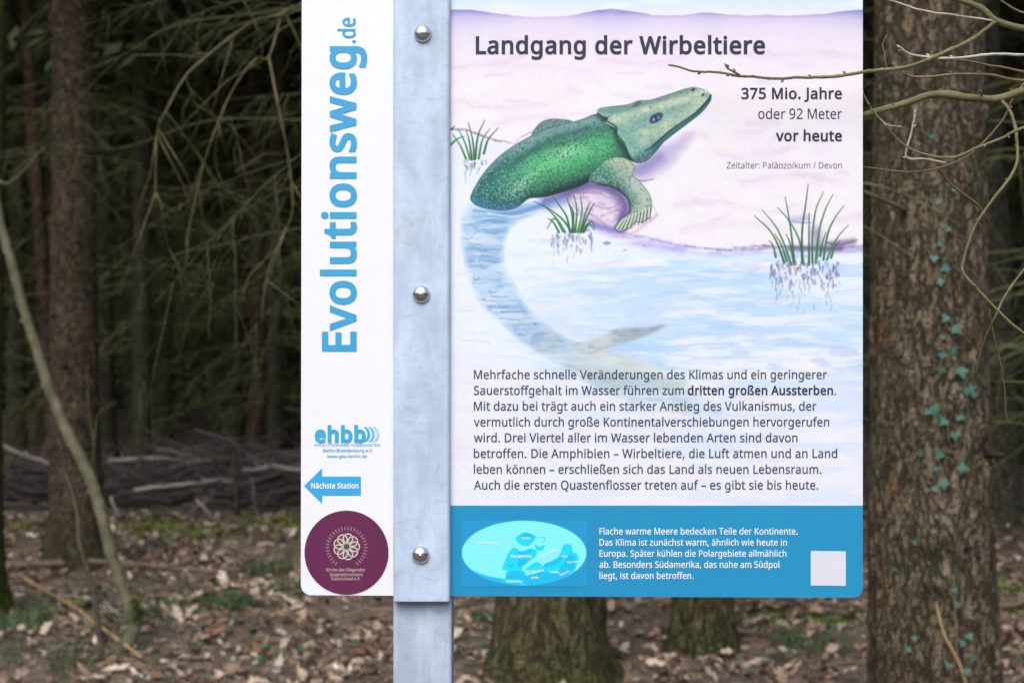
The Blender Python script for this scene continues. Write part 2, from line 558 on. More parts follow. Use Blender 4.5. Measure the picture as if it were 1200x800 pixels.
def spruce(x, y, r, label, bark, seed, nbr=0, zr=(0.9, 4.2), lean=(0, 0), seg=24, rows=90, crown=0, group=None, azr=(0, 6.28), pale=0.0, **kw):
    t = empty('spruce_tree', (x, y, float(ground_h(x, y))), label, 'tree', group)
    link('trunk', trunk_mesh('trunk', r, 15.5, seed, seg=seg, rows=rows, lean=lean, **kw), t, bark)
    c = bpy.data.objects.new('crown', CROWNS[crown]); COL.objects.link(c); c.parent = t
    c.rotation_euler = (0, 0, seed); c.location = (lean[0] * 8, lean[1] * 8, 1.6 if y < 9.0 else 0.5)
    if y < 9: c.scale = (0.72, 0.72, 0.92)
    rg = random.Random(seed)
    for i in range(nbr):
        me = rg.choice(BRP) if rg.random() < pale else rg.choice(BR)
        b = bpy.data.objects.new('branch', me); COL.objects.link(b); b.parent = t
        z = rg.uniform(*zr); az = rg.uniform(*azr)
        b.location = (lean[0] * z + 0.7 * r * math.cos(az), lean[1] * z + 0.7 * r * math.sin(az), z)
        b.rotation_euler = (rg.uniform(-0.5, 0.5), rg.uniform(-0.15, 0.2), az)
        s = rg.uniform(0.6, 1.1); b.scale = (s, s * 0.9, s * 0.9)
    return t


def gxy(px, Y): return ((px - 600) * Y / FPX, Y)


tA = spruce(*gxy(92, 9.4), 0.165, 'reddish brown spruce trunk behind the leaning grey green sapling, nearest trunk left of the sign', M['bark_left'], 21, nbr=13, lean=(-0.016, 0), seg=40, rows=150, flare=0.35, knots=26, pale=0.05, taper=0.9)
tB = spruce(*gxy(642, 6.45), 0.225, 'thick mossy spruce trunk whose flared foot shows below the blue band of the sign', M['bark_mid'], 22, nbr=9, zr=(2.3, 4.1), azr=(2.3, 4.2), crown=1, seg=48, rows=150, flare=0.36, lump=0.03, pale=0.1)
tC = spruce(*gxy(824, 7.05), 0.135, 'slimmer spruce trunk whose foot shows below the blue band right of the thick one', M['bark_mid'], 23, nbr=14, zr=(1.2, 3.8), crown=2, seg=32, rows=100, flare=0.28)
tD = spruce(*gxy(1098, 4.5), 0.197, 'large scaly spruce trunk with climbing ivy close to the right edge of the sign', M['bark_right'], 24, nbr=16, zr=(1.3, 3.6), crown=0, lean=(-0.007, 0.0), seg=110, rows=420, fine_to=3.4, flare=0.25, lump=0.012, knots=22, taper=1.0, azr=(0.3, 6.0), pale=0.15)
tE = spruce(*gxy(1174, 11.9), 0.14, 'dark spruce trunk in the shade just right of the ivy clad one', M['bark_far'], 25, nbr=24, crown=1, lean=(-0.03, 0), seg=24, rows=90)
tF = spruce(*gxy(300, 17), 0.095, 'thin reddish spruce trunk standing behind the brush pile near the sign edge', M['bark_red'], 26, nbr=22, crown=2, zr=(0.9, 6))
tG = spruce(*gxy(62, 15), 0.07, 'thin red peeling trunk leaning behind the reddish brown spruce on the left', M['bark_red'], 27, nbr=16, crown=1, lean=(-0.05, 0), zr=(1, 6))
tM = spruce(*gxy(-18, 7.7), 0.1, 'moss covered trunk cut off by the left edge of the picture', M['bark_moss'], 28, nbr=8, crown=2, zr=(1.4, 4), flare=0.5)

_k = MB(); _k.tube([(0, 0, 0), (0.6, 0, -0.06), (1, 0, -0.1)], [0.3, 0.24, 0.14], 7)
STUB = _k.mesh('branch_stub'); STUB.materials.append(M['knot'])


def stubs_on(t, r, h, n, seed, lean=(0, 0), taper=0.55):
    """Dark broken branch stubs on the near face of a trunk."""
    rg = np.random.default_rng(seed)
    for i in range(n):
        z = rg.uniform(0.5, 4.0); az = rg.uniform(3.0, 6.4); rr = r * (1 - taper * z / h) * 0.94
        o = bpy.data.objects.new('branch_stub', STUB); COL.objects.link(o); o.parent = t
        o.location = (lean[0] * z + rr * math.cos(az), lean[1] * z + rr * math.sin(az), z); o.rotation_euler = (0, 0, az)
        s = rg.uniform(0.03, 0.055); o.scale = (s * rg.uniform(0.7, 1.6), s, s)


stubs_on(tA, 0.165, 15.5, 30, 61, (-0.016, 0), 0.9)
stubs_on(tD, 0.197, 15.5, 8, 62, (-0.007, 0), 1.0)
stubs_on(tE, 0.14, 15.5, 16, 63, (-0.03, 0))
stubs_on(tF, 0.095, 15.5, 14, 64)

# arching pale dead boughs that hang to the left of the sign: they grow on the thick spruce behind it
ARCH = [
    ([(640, -30, 6.35), (480, -25, 5.9), (352, 6, 5.5), (330, 17, 5.4), (300, 24, 5.35), (274, 41, 5.3), (240, 68, 5.3), (217, 90, 5.25), (195, 129, 5.2), (184, 158, 5.2), (182, 240, 5.2)], 5.0, 1.5, 'lichen_pale'),
    ([(330, 17, 5.4), (328, 24, 5.4), (315, 67, 5.35), (300, 69, 5.3), (277, 98, 5.25), (259, 135, 5.2), (240, 188, 5.2), (229, 232, 5.2), (217, 289, 5.2)], 3.6, 1.3, 'lichen_pale'),
    ([(315, 67, 5.35), (326, 124, 5.3), (337, 180, 5.3), (343, 244, 5.3), (330, 278, 5.3), (316, 311, 5.3), (309, 344, 5.3), (307, 377, 5.3)], 3.2, 1.4, 'lichen_pale'),
    ([(640, -20, 6.35), (480, -30, 6.2), (340, 10, 6.1), (232, 24, 6.1), (187, 38, 6.1), (150, 62, 6.1), (94, 86, 6.1), (71, 112, 6.1)], 4.6, 1.2, 'lichen'),
    ([(640, 170, 6.4), (480, 150, 6.6), (352, 141, 6.7), (277, 139, 6.8), (225, 146, 6.9), (161, 169, 7.0), (124, 174, 7.1), (56, 169, 7.2), (0, 179, 7.3), (-60, 185, 7.4)], 4.2, 1.5, 'lichen'),
    ([(270, 137, 5.25), (279, 169, 5.25), (281, 204, 5.25)], 1.6, 0.8, 'lichen'),
    ([(195, 131, 5.2), (232, 180, 5.2), (262, 221, 5.2), (300, 242, 5.2), (352, 225, 5.3)], 1.8, 0.8, 'lichen'),
    ([(262, 135, 5.6), (253, 170, 5.6), (255, 200, 5.6), (268, 222, 5.6), (290, 236, 5.6)], 1.7, 0.8, 'lichen'),
    ([(217, 90, 5.25), (228, 118, 5.2), (236, 146, 5.2)], 1.5, 0.7, 'lichen'),
    ([(640, 190, 6.4), (470, 215, 6.2), (352, 218, 6.0), (290, 245, 6.0), (245, 282, 6.0), (200, 300, 6.0), (140, 320, 6.0)], 2.8, 1.0, 'lichen'),
    ([(640, 230, 6.4), (480, 260, 6.2), (352, 268, 6.0), (300, 277, 6.0), (250, 290, 6.0), (210, 298, 6.0), (160, 340, 6.0)], 2.8, 1.0, 'lichen'),
    ([(290, 276, 6.0), (262, 300, 6.0), (250, 330, 6.0), (235, 348, 6.0)], 1.6, 0.8, 'lichen'),
    ([(640, 330, 6.4), (480, 345, 6.2), (352, 338, 6.0), (310, 372, 6.0), (288, 395, 6.0), (280, 415, 6.0)], 2.0, 0.9, 'lichen'),
    ([(190, 240, 5.2), (196, 285, 5.2), (208, 310, 5.2), (228, 340, 5.2)], 1.5, 0.8, 'lichen'),
]
for pts, w0, w1, mt in ARCH:
    q = spline([P(*p) - tB.location for p in pts], 6)
    b = MB()
    rr = np.linspace(w0, w1, len(q)) * 0.5 * pts[0][2] / FPX * 0.64
    b.tube(q, rr, 7)
    rg = np.random.default_rng(int(pts[0][0] * 7 + pts[1][1]))
    for k in range(max(3, len(q) // 6)):     # short side spurs and twigs
        i = rg.integers(len(q) // 4, len(q) - 1)
        d = q[i] - q[i - 1]; d /= np.linalg.norm(d)
        d = d + rg.normal(0, 0.7, 3) + np.array([0, 0, -0.3]); d /= np.linalg.norm(d)
        l = rg.uniform(0.05, 0.4)
        b.tube([q[i], q[i] + d * l * 0.5 + rg.normal(0, 0.015, 3), q[i] + d * l + np.array([0, 0, -0.15 * l])], [0.0019, 0.0015, 0.001], 4)
    link('branch', b.mesh('branch'), tB, M[mt])

# further spruces in depth
taken = [(t.location.x, t.location.y) for t in (tA, tB, tC, tD, tE, tF, tG, tM)]
WOOD = 'dark spruces standing deep in the shaded wood'
spots = [(126, 17.5), (275, 19), (157, 22), (186, 24), (206, 21.5), (327, 20), (343, 24), (20, 19), (1195, 17), (1010, 20), (1145, 22)]
spots = [(gxy(px, Y)[0], Y) for px, Y in spots]
rg = random.Random(5)
Y = 13.6
while Y < 33:
    half = 0.36 * Y + 4.5
    x = -half + rg.uniform(0, 1.5)
    while x < half:
        spots.append((x + rg.uniform(-0.5, 0.5), Y + rg.uniform(-0.8, 0.8)))
        x += rg.uniform(1.9, 2.9)
    Y += 2.5
for x, y in ((-5.9, 6.2), (-6.8, 9.5), (-8.6, 12.2), (4.4, 7.2), (6.0, 10.2), (3.9, 9.6), (0.2, 10.8), (-1.6, 9.4), (-3.4, 11.6), (1.9, 12.2), (8.2, 12.5), (5.4, 4.6), (-7.6, 5.2), (8.5, 6.8), (-10, 8)):
    spots.append((x, y))
k = 0
for x, y in spots:
    if any((x - a) ** 2 + (y - b) ** 2 < 1.0 for a, b in taken): continue
    pxx = 600 + x / y * FPX
    if 5 < pxx < 352 and y < 12.0: continue
    taken.append((x, y))
    t = empty('spruce_tree', (x, y, float(ground_h(x, y))), 'slim dark spruce trunk standing deep in the shaded wood', 'tree', WOOD, rg.uniform(0, 6.28))
    s = rg.uniform(0.6, 1.2)
    for nm, me, sc in (('trunk', FART[k % 4], (s, s, 1)), ('crown', CROWNS[k % 3], (0.72, 0.72, rg.uniform(0.92, 1.08))), ('dead_branches', FARB[k % 3], (1, 1, 1))):
        o = bpy.data.objects.new(nm, me); COL.objects.link(o); o.parent = t; o.scale = sc
        o.rotation_euler = (0, 0, rg.uniform(0, 6.28) if nm != 'trunk' else 0)
        if nm == 'crown': o.location = (0, 0, 1.4 if y < 9 else 0.3)
    k += 1


def far_wood():
    """The wood all around beyond the trees one can tell apart: foliage and stems as one mass."""
    rg = np.random.default_rng(77)
    n = 130000
    az = np.where(rg.random(n) < 0.75, rg.uniform(-1.5, 1.5, n), rg.uniform(1.4, 4.9, n))
    front = np.cos(az)                      # +1 straight ahead
    rad = np.where(front > -0.2, rg.uniform(33, 41, n), rg.uniform(24, 31, n))
    h = np.where(front > -0.2, 13, 9)
    z = rg.uniform(0, 1, n) ** 0.9 * h * (0.85 + 0.15 * np.sin(az * 23) + 0.1 * np.sin(az * 57 + 1))
    c = np.stack([np.sin(az) * rad, np.cos(az) * rad, z], -1)
    a2 = rg.uniform(0, 6.28, n)
    u = np.stack([np.cos(a2), np.sin(a2), rg.uniform(-1.2, 0.2, n)], -1); u /= np.linalg.norm(u, axis=1)[:, None]
    w = np.stack([-np.sin(a2), np.cos(a2), rg.uniform(-0.8, 0.8, n)], -1)
    l = rg.uniform(0.4, 0.95, n)[:, None]; d = rg.uniform(0.14, 0.32, n)[:, None]
    q = np.stack([c - u * l, c + w * d, c + u * l, c - w * d], 1).reshape(-1, 3)
    F = np.arange(4 * n).reshape(-1, 4)
    o = link('distant_wood', np_mesh('distant_wood', q, F, smooth=False), None, M['needles'])
    tag(o, 'dark mass of conifers far behind the trunks', 'wood', kind='stuff')


far_wood()


# ------------------------------------------------------------------ forest floor
def fallen_leaves():
    rg = np.random.default_rng(3)
    xs, ys = [], []
    for (y0, y1, dens) in ((3.6, 5.2, 200), (5.2, 7.5, 430), (7.5, 10, 360), (10, 13, 270), (13, 21, 90)):
        hw = 0.375 * y1 + 2.2
        n = int(dens * (y1 - y0) * 2 * hw)
        xs.append(rg.uniform(-hw, hw, n)); ys.append(rg.uniform(y0, y1, n))
    x = np.concatenate(xs); y = np.concatenate(ys)
    # drifts: thin the leaves out where patches of bare soil show
    d = 0.55 + 0.3 * np.sin(2.1 * x + 1.3 * y) + 0.3 * np.sin(3.7 * x - 2.3 * y + 2) + 0.2 * np.sin(7.9 * x + 6.1 * y)
    keep = rg.random(len(x)) < np.clip(d, 0.45, 1)
    keep &= ~((y > 12.4) & (y < 15) & (x < 3))
    x, y = x[keep], y[keep]; n = len(x)
    out = np.array([(-1, 0), (-0.72, 0.16), (-0.5, 0.4), (-0.3, 0.24), (-0.02, 0.5), (0.2, 0.28), (0.5, 0.42), (0.66, 0.18), (1, 0),
                    (0.66, -0.18), (0.5, -0.42), (0.2, -0.28), (-0.02, -0.5), (-0.3, -0.24), (-0.5, -0.4), (-0.72, -0.16)], float)
    m = len(out)
    size = rg.gamma(7, 0.0054, n).clip(0.016, 0.07)
    L = np.concatenate([[[0, 0]], out])                      # centre + outline
    lx = np.broadcast_to(L[:, 0], (n, m + 1)) * size[:, None]
    ly = L[None, :, 1] * (size * rg.uniform(0.6, 1.2, n))[:, None]
    curl = rg.uniform(-0.2, 1.3, n)[:, None]; curl2 = rg.uniform(-0.6, 0.9, n)[:, None]
    lz = (curl * ly ** 2 + curl2 * 0.5 * lx ** 2) / size[:, None] + 0.08 * size[:, None] * np.sin(lx / size[:, None] * 5 + curl * 9)
    a, b, c = rg.uniform(0, 6.28, n), rg.normal(0, 0.33, n), rg.normal(0, 0.33, n)
    X = np.stack([lx, ly, lz], -1)
    ca, sa, cb, sb, cc, sc = np.cos(a), np.sin(a), np.cos(b), np.sin(b), np.cos(c), np.sin(c)
    Rm = np.empty((n, 3, 3))
    Rm[:, 0] = np.stack([ca * cb, ca * sb * sc - sa * cc, ca * sb * cc + sa * sc], -1)
    Rm[:, 1] = np.stack([sa * cb, sa * sb * sc + ca * cc, sa * sb * cc - ca * sc], -1)
    Rm[:, 2] = np.stack([-sb, cb * sc, cb * cc], -1)
    X = np.einsum('nij,nkj->nki', Rm, X)
    X[..., 2] -= X[..., 2].min(1)[:, None] * 0.7
    X += np.stack([x, y, ground_h(x, y) + rg.uniform(0.002, 0.03, n)], -1)[:, None]
    pal = np.array([(0.48, 0.39, 0.3), (0.36, 0.275, 0.2), (0.24, 0.165, 0.112), (0.165, 0.112, 0.075), (0.1, 0.07, 0.048), (0.26, 0.14, 0.07), (0.58, 0.5, 0.4)])
    ci = rg.choice(7, n, p=[0.17, 0.2, 0.22, 0.17, 0.12, 0.05, 0.07])
    col = pal[ci] * rg.uniform(0.65, 1.2, n)[:, None]
    C = np.repeat(col, m + 1, 0)
    j = np.arange(m)
    T = np.stack([np.zeros(m, int), 1 + j, 1 + (j + 1) % m], -1)
    F = (T[None] + (np.arange(n) * (m + 1))[:, None, None]).reshape(-1, 3)
    o = link('fallen_leaves', np_mesh('fallen_leaves', X.reshape(-1, 3), F, C), None, M['leaf'])
    tag(o, 'brown and pale fallen oak leaves covering the forest floor', 'leaf litter', kind='stuff')


fallen_leaves()


def fallen_twigs():
    rg = np.random.default_rng(23)
    b = MB()
    for i in range(1500):
        y = rg.uniform(5.3, 12.5); x = rg.uniform(-0.4, 0.4) * y
        a = rg.uniform(0, 6.28); l = rg.gamma(2.5, 0.06) + 0.05
        t = np.linspace(-0.5, 0.5, 4)
        X = x + np.cos(a) * l * t + rg.normal(0, 0.008, 4); Yv = y + np.sin(a) * l * t + rg.normal(0, 0.008, 4)
        r = rg.uniform(0.0015, 0.0045)
        b.tube(np.stack([X, Yv, ground_h(X, Yv) + rg.uniform(0.012, 0.045) + rg.normal(0, 0.08) * t * l], -1), np.linspace(r, r * 0.5, 4), 4)
    o = link('fallen_twigs', b.mesh('fallen_twigs'), None, M['brush'])
    tag(o, 'short dry twigs strewn through the leaf litter', 'twigs', kind='stuff')


fallen_twigs()


def blades(x, y, h, rg, lean=0.5, width=0.004):
    """Curved grass blades rooted at x, y: three-segment strips."""
    n = len(x)
    az = rg.uniform(0, 6.28, n); ln = rg.uniform(0.2, 1, n) * lean
    hh = h * rg.uniform(0.5, 1, n)
    z0 = ground_h(x, y)
    side = np.stack([-np.sin(az), np.cos(az), np.zeros(n)], -1) * width
    rows = []
    for t in (0, 0.4, 0.75, 1.0):
        c = np.stack([x + np.cos(az) * ln * hh * t * t, y + np.sin(az) * ln * hh * t * t, z0 + hh * (t - 0.35 * ln * t * t)], -1)
        w = side * (1 - 0.85 * t)
        rows += [c - w, c + w]
    V = np.stack(rows, 1).reshape(-1, 3)
    q = np.array([(0, 1, 3, 2), (2, 3, 5, 4), (4, 5, 7, 6)])
    F = (q[None] + (np.arange(n) * 8)[:, None, None]).reshape(-1, 4)
    return V, F


def tuft(px, py, rad, h, n, label, seed, width=0.0035, lean=0.9, mat='grass'):
    Yd = CAM_H * FPX / (py - 400)
    x0, y0 = gxy(px, Yd)
    rg = np.random.default_rng(seed)
    a = rg.uniform(0, 6.28, n); r = rad * np.sqrt(rg.random(n))
    V, F = blades(x0 + r * np.cos(a), y0 + r * np.sin(a) * 1.2, h, rg, lean, width)
    c = np.array([x0, y0, float(ground_h(x0, y0))])
    o = link('grass_tuft', np_mesh('grass_tuft', V - c, F), None, M[mat])
    o.location = c
    tag(o, label, 'grass tuft', 'green tufts growing between the fallen leaves')


tuft(322, 668, 0.2, 0.16, 252, 'dark green tuft left of the sign corner, at the end of the lying log', 1)
tuft(268, 716, 0.14, 0.13, 252, 'bushy green tuft in the leaves between the sapling foot and the sign', 2)
tuft(196, 722, 0.22, 0.12, 192, 'wide low grass tuft just right of the leaning sapling foot', 3)
tuft(345, 694, 0.16, 0.13, 156, 'grass tuft partly hidden behind the bottom left corner of the sign', 4)
tuft(955, 764, 0.2, 0.11, 312, 'feathery green tuft below the bottom right corner of the sign', 5, 0.0025)
tuft(925, 758, 0.08, 0.15, 66, 'small upright green sprig left of the feathery tuft below the sign', 6, 0.0025, 0.5)
tuft(583, 722, 0.14, 0.1, 180, 'low green tuft between the sign post and the thick trunk foot', 7)
tuft(20, 745, 0.2, 0.16, 252, 'light green tuft at the foot of the mossy trunk on the left edge', 8)
tuft(55, 722, 0.25, 0.13, 260, 'darker grass patch between the mossy trunk and the thin dark stem', 10, 0.0025)
tuft(90, 775, 0.22, 0.1, 240, 'low grass patch at the bottom left below the slanting yellowish stick', 11, 0.0025)
tuft(1180, 700, 0.22, 0.08, 156, 'low dark tuft right of the ivy clad trunk', 9)


def ground_grass():
    rg = np.random.default_rng(14)
    px = rg.uniform(-40, 190, 2600); py = rg.uniform(672, 812, 2600)
    k = np.sin(px * 0.07 + py * 0.05) + np.sin(px * 0.031 - py * 0.09 + 2)
    px, py = px[k > 0.35], py[k > 0.35]
    Yd = CAM_H * FPX / (py - 400)
    x = (px - 600) * Yd / FPX
    V, F = blades(x, Yd, 0.1, rg, 1.2, 0.0022)
    px2 = rg.uniform(880, 1020, 700); py2 = rg.uniform(716, 740, 700)
    Y2 = CAM_H * FPX / (py2 - 400)
    V2, F2 = blades((px2 - 600) * Y2 / FPX, Y2, 0.05, rg, 0.8, 0.003)
    o = link('grass', np_mesh('grass', np.concatenate([V, V2]), np.concatenate([F, F2 + len(V)])), None, M['grass'])
    tag(o, 'thin green grass growing through the leaves', 'grass', kind='stuff')


ground_grass()


def moss():
    rg = np.random.default_rng(15)
    n = 60000
    x = rg.uniform(-5.2, 4.6, n); y = rg.uniform(10.3, 12.7, n)
    k = np.exp(-((y - 11.55) / 0.6) ** 2) * (0.75 + 0.5 * np.sin(2.2 * x + 1) + 0.4 * np.sin(5.1 * x + 3 * y)) * np.where(x > 0, 0.35, 1)
    s = rg.random(n) < k
    x, y = x[s], y[s]
    px2 = rg.normal(0, 1, 500); py2 = rg.normal(0, 1, 500)
    xs, ys = [x], [y]
    for (px, py, r) in ((972, 678, 0.12), (1172, 689, 0.16), (905, 725, 0.1), (978, 730, 0.07), (1150, 720, 0.2)):
        Yd = CAM_H * FPX / (py - 400)
        xs.append(gxy(px, Yd)[0] + px2 * r); ys.append(Yd + py2 * r)
    x = np.concatenate(xs); y = np.concatenate(ys)
    V, F = blades(x, y, 0.022, rg, 1.0, 0.01)
    o = link('moss', np_mesh('moss', V, F), None, M['moss'])
    tag(o, 'bright yellow green moss strip in front of the brush pile', 'moss', kind='stuff')


moss()

IVY = np.array([(0, -0.1), (0.42, -0.42), (0.5, 0.05), (0.95, 0.2), (0.42, 0.45), (0.0, 1.15), (-0.42, 0.45), (-0.95, 0.2), (-0.5, 0.05), (-0.42, -0.42)])


def ivy_leaf_faces(c, u, w, s, b, fold=0.12):
    """One five-lobed ivy leaf; u points to its tip, w to its side."""
    c, u, w = (np.asarray(tuple(q), float) for q in (c, u, w))
    nrm = np.cross(w, u)
    pts = [c + s * (w * p[0] + u * p[1] + nrm * (fold * abs(p[0]) - 0.1 * p[1] ** 2)) for p in IVY]
    pts.append(c + s * u * 0.25 + nrm * s * 0.02)
    m = len(IVY)
    b.V.append(np.array(pts))
    T = np.array([(m, i, (i + 1) % m) for i in range(m)]) + b.n
    b.tris = getattr(b, 'tris', []); b.tris.append(T)
    b.n += m + 1


def ground_ivy():
    rg = np.random.default_rng(19)
    b = MB()
    b.F = []
    for i in range(520):
        zone = rg.choice(5, p=[0.28, 0.22, 0.2, 0.15, 0.15])
        cx, cy, sx, sy = ((280, 745, 60, 28), (60, 720, 70, 40), (585, 760, 30, 25), (200, 700, 50, 15), (930, 755, 70, 25))[zone]
        px, py = rg.normal(cx, sx), rg.normal(cy, sy)
        if py < 655: continue
        Yd = CAM_H * FPX / (py - 400); x = (px - 600) * Yd / FPX
        a = rg.uniform(0, 6.28)
        u = np.array([math.cos(a), math.sin(a), rg.uniform(-0.3, 0.4)]); u /= np.linalg.norm(u)
        w = np.cross(u, (rg.normal(0, 0.25), rg.normal(0, 0.25), 1)); w /= np.linalg.norm(w)
        ivy_leaf_faces((x, Yd, float(ground_h(x, Yd)) + rg.uniform(0.03, 0.08)), u, w, rg.uniform(0.014, 0.03), b)
    o = link('ground_ivy', b.mesh('ground_ivy', False), None, M['ivy_dark'])
    tag(o, 'small dark green ivy leaves scattered low over the leaf litter', 'ground cover', kind='stuff')


ground_ivy()


# ------------------------------------------------------------------ brush pile and lying wood
def brush_pile():
    rg = np.random.default_rng(31)
    b = MB()
    for i in range(3400):
        x = rg.uniform(-8.5, 4.2); v = rg.uniform(-1, 1)
        y = 13.7 + v * 1.35
        hm = (0.38 + 0.09 * math.sin(x * 1.7) + 0.06 * math.sin(x * 4.1 + 1)) * (1 - 0.8 * abs(v) ** 5)
        if x > -0.5: hm *= 0.75
        z = hm * rg.uniform(0, 1) ** 0.6
        y += 0.75 * max(0, 0.38 - z) * (v < 0.3)           # the heap overhangs its foot
        a = rg.normal(0, 0.8) + (math.pi if rg.random() < 0.5 else 0)
        l = rg.gamma(3.2, 0.17)
        d = np.array([math.cos(a), math.sin(a) * 0.8, rg.normal(0, 0.24)])
        p = np.array([x, y, z + 0.02])
        n = 5
        pts = [p + d * l * (t - 0.5) + rg.normal(0, 0.025, 3) * l for t in np.linspace(0, 1, n)]
        pts = [np.array([q[0], q[1], max(q[2], 0.01)]) for q in pts]
        r = rg.gamma(1.6, 0.0036) + 0.0018
        b.tube(pts, np.linspace(r, r * 0.45, n), 4)
    # dark sheet under the twigs: shade in the gaps put in as colour
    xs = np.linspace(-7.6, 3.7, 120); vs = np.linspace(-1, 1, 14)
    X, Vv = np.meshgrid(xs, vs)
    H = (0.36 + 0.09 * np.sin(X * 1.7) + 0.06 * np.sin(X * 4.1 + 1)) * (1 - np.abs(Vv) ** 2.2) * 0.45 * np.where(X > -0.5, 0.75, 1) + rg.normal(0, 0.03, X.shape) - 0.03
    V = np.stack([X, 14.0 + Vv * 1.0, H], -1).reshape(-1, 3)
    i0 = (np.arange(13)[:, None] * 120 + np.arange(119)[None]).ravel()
    o = link('brush_pile', b.mesh('brush_pile'), None, M['brush'])
    tag(o, 'long heap of dark brushwood lying behind the mossy strip', 'brush pile', kind='stuff')
    h = link('pile_shade_sheet', np_mesh('pile_shade_sheet', V, np.stack([i0, i0 + 1, i0 + 121, i0 + 120], -1)), o, M['pile_shade'])
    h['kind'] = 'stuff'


brush_pile()


def lying(name, pts, d0, d1, mat, label, cat, sub=5, seg=9, group=None, stubs=2, ground=None):
    """A log, stick or stem through photo-traced points (px, py, depth)."""
    q = spline([P(*p) for p in pts], sub)
    if ground is not None:                      # lies on the litter
        q[:, 2] = ground_h(q[:, 0], q[:, 1]) + ground + d0 * 0.4
    c = q[0].copy()
    rg = np.random.default_rng(int(abs(pts[0][0] * 13 + pts[-1][1] * 3)))
    q = q + rg.normal(0, d1 * 0.12, q.shape)
    r = np.linspace(d0, d1, len(q)) / 2 * (1 + rg.normal(0, 0.06, len(q)))
    b = MB()
    b.tube(q - c, r, seg)
    for k in range(stubs):
        i = rg.integers(1, len(q) - 1)
        d = rg.normal(0, 1, 3); d[2] = abs(d[2]); d /= np.linalg.norm(d)
        b.tube([q[i] - c, q[i] - c + d * d0 * 2.2], [d1 * 0.25, d1 * 0.15], 5)
    o = link(name, b.mesh(name), None, mat)
    o.location = c
    return tag(o, label, cat, group)


lying('log', [(-30, 681, 9.1), (0, 678, 9.1), (50, 676, 9.15), (94, 672, 9.2), (150, 669, 9.3), (185, 667, 9.35), (230, 669, 9.3), (285, 672, 9.25)], 0.045, 0.03, M['brown_stick'], 'long thin dark log lying across the leaves past the spruce foot', 'log', ground=0.030)
lying('stick', [(28, 683, 8.6), (62, 704, 8.15), (90, 730, 7.6), (110, 744, 7.2), (140, 762, 6.85), (165, 778, 6.6)], 0.022, 0.016, M['yellow_stick'], 'yellowish broken stick slanting down towards the sapling foot', 'stick', ground=0.030)
lying('stick', [(66, 703, 8.15), (85, 704, 8.15), (108, 707, 8.1)], 0.018, 0.014, M['pale_wood'], 'short pale stick lying left of the thin dark stem', 'stick', ground=0.030)
lying('stick', [(72, 707, 8.0), (90, 713, 7.9), (105, 719, 7.8)], 0.014, 0.01, M['yellow_stick'], 'short yellow twig lying just below the pale stick', 'stick', ground=0.030)
lying('stick', [(114, 712, 7.5), (128, 738, 7.15), (146, 760, 6.8), (168, 778, 6.6), (185, 798, 6.4)], 0.012, 0.008, M['brown_stick'], 'thin greyish brown stick leaning along the foot of the sapling', 'stick', ground=0.030)
lying('stick', [(50, 785, 6.45), (66, 772, 6.65), (82, 762, 6.85)], 0.012, 0.008, M['pale_wood'], 'grey twig lying in the bottom left leaves', 'stick', ground=0.030)
lying('stick', [(1158, 722, 7.75), (1180, 726, 7.65), (1215, 716, 7.85)], 0.03, 0.03, M['brown_stick'], 'mossy stick on the ground right of the ivy clad trunk', 'stick', ground=0.030)
lying('stick', [(735, 722, 7.75), (760, 715, 7.9), (785, 706, 8.1)], 0.014, 0.01, M['pale_wood'], 'pale stick between the two trunk feet below the sign', 'stick', ground=0.030)
lying('stick', [(930, 722, 7.7), (960, 724, 7.7), (985, 730, 7.6)], 0.012, 0.01, M['brown_stick'], 'thin twig lying behind the feathery tuft', 'stick', ground=0.030)
PALE = 'bare pale logs on the brush pile'
lying('log', [(-25, 513, 13.1), (0, 520, 13.1), (20, 530, 13.0), (37, 536, 13.0), (64, 544, 12.9)], 0.035, 0.035, M['pale_wood'], 'pale log sloping down on the brush pile left of the reddish trunk', 'log', group=PALE)
lying('log', [(127, 540, 13.0), (150, 538, 13.0), (187, 536, 12.95), (220, 540, 12.95), (246, 539, 12.9)], 0.035, 0.025, M['pale_wood'], 'pale log along the top of the brush pile right of the reddish trunk', 'log', group=PALE)
lying('log', [(158, 574, 12.5), (187, 570, 12.5), (220, 567, 12.5), (255, 562, 12.55), (276, 565, 12.6)], 0.04, 0.025, M['pale_wood'], 'pale log halfway up the front of the brush pile', 'log', group=PALE)
lying('log', [(285, 552, 12.9), (318, 547, 12.9), (352, 550, 12.9), (400, 552, 12.9)], 0.04, 0.035, M['pale_wood'], 'pale log on the pile running behind the sign edge', 'log', group=PALE)
lying('stick', [(130, 582, 12.3), (135, 596, 12.25), (145, 609, 12.2)], 0.025, 0.018, M['pale_wood'], 'grey stick leaning against the pile beside the reddish trunk', 'stick')
lying('stick', [(230, 585, 12.3), (245, 602, 12.2)], 0.025, 0.02, M['pale_wood'], 'short grey stick leaning at the middle front of the pile', 'stick')
lying('stick', [(296, 560, 12.35), (298, 585, 12.3), (300, 606, 12.2)], 0.028, 0.022, M['brush'], 'grey upright stick at the pile near the sign edge', 'stick')
lying('stake', [(279, 603, 12.25), (276, 560, 12.25), (274, 521, 12.25)], 0.05, 0.045, M['bark_far'], 'dark wooden stake standing upright in front of the brush pile', 'stake', stubs=1)

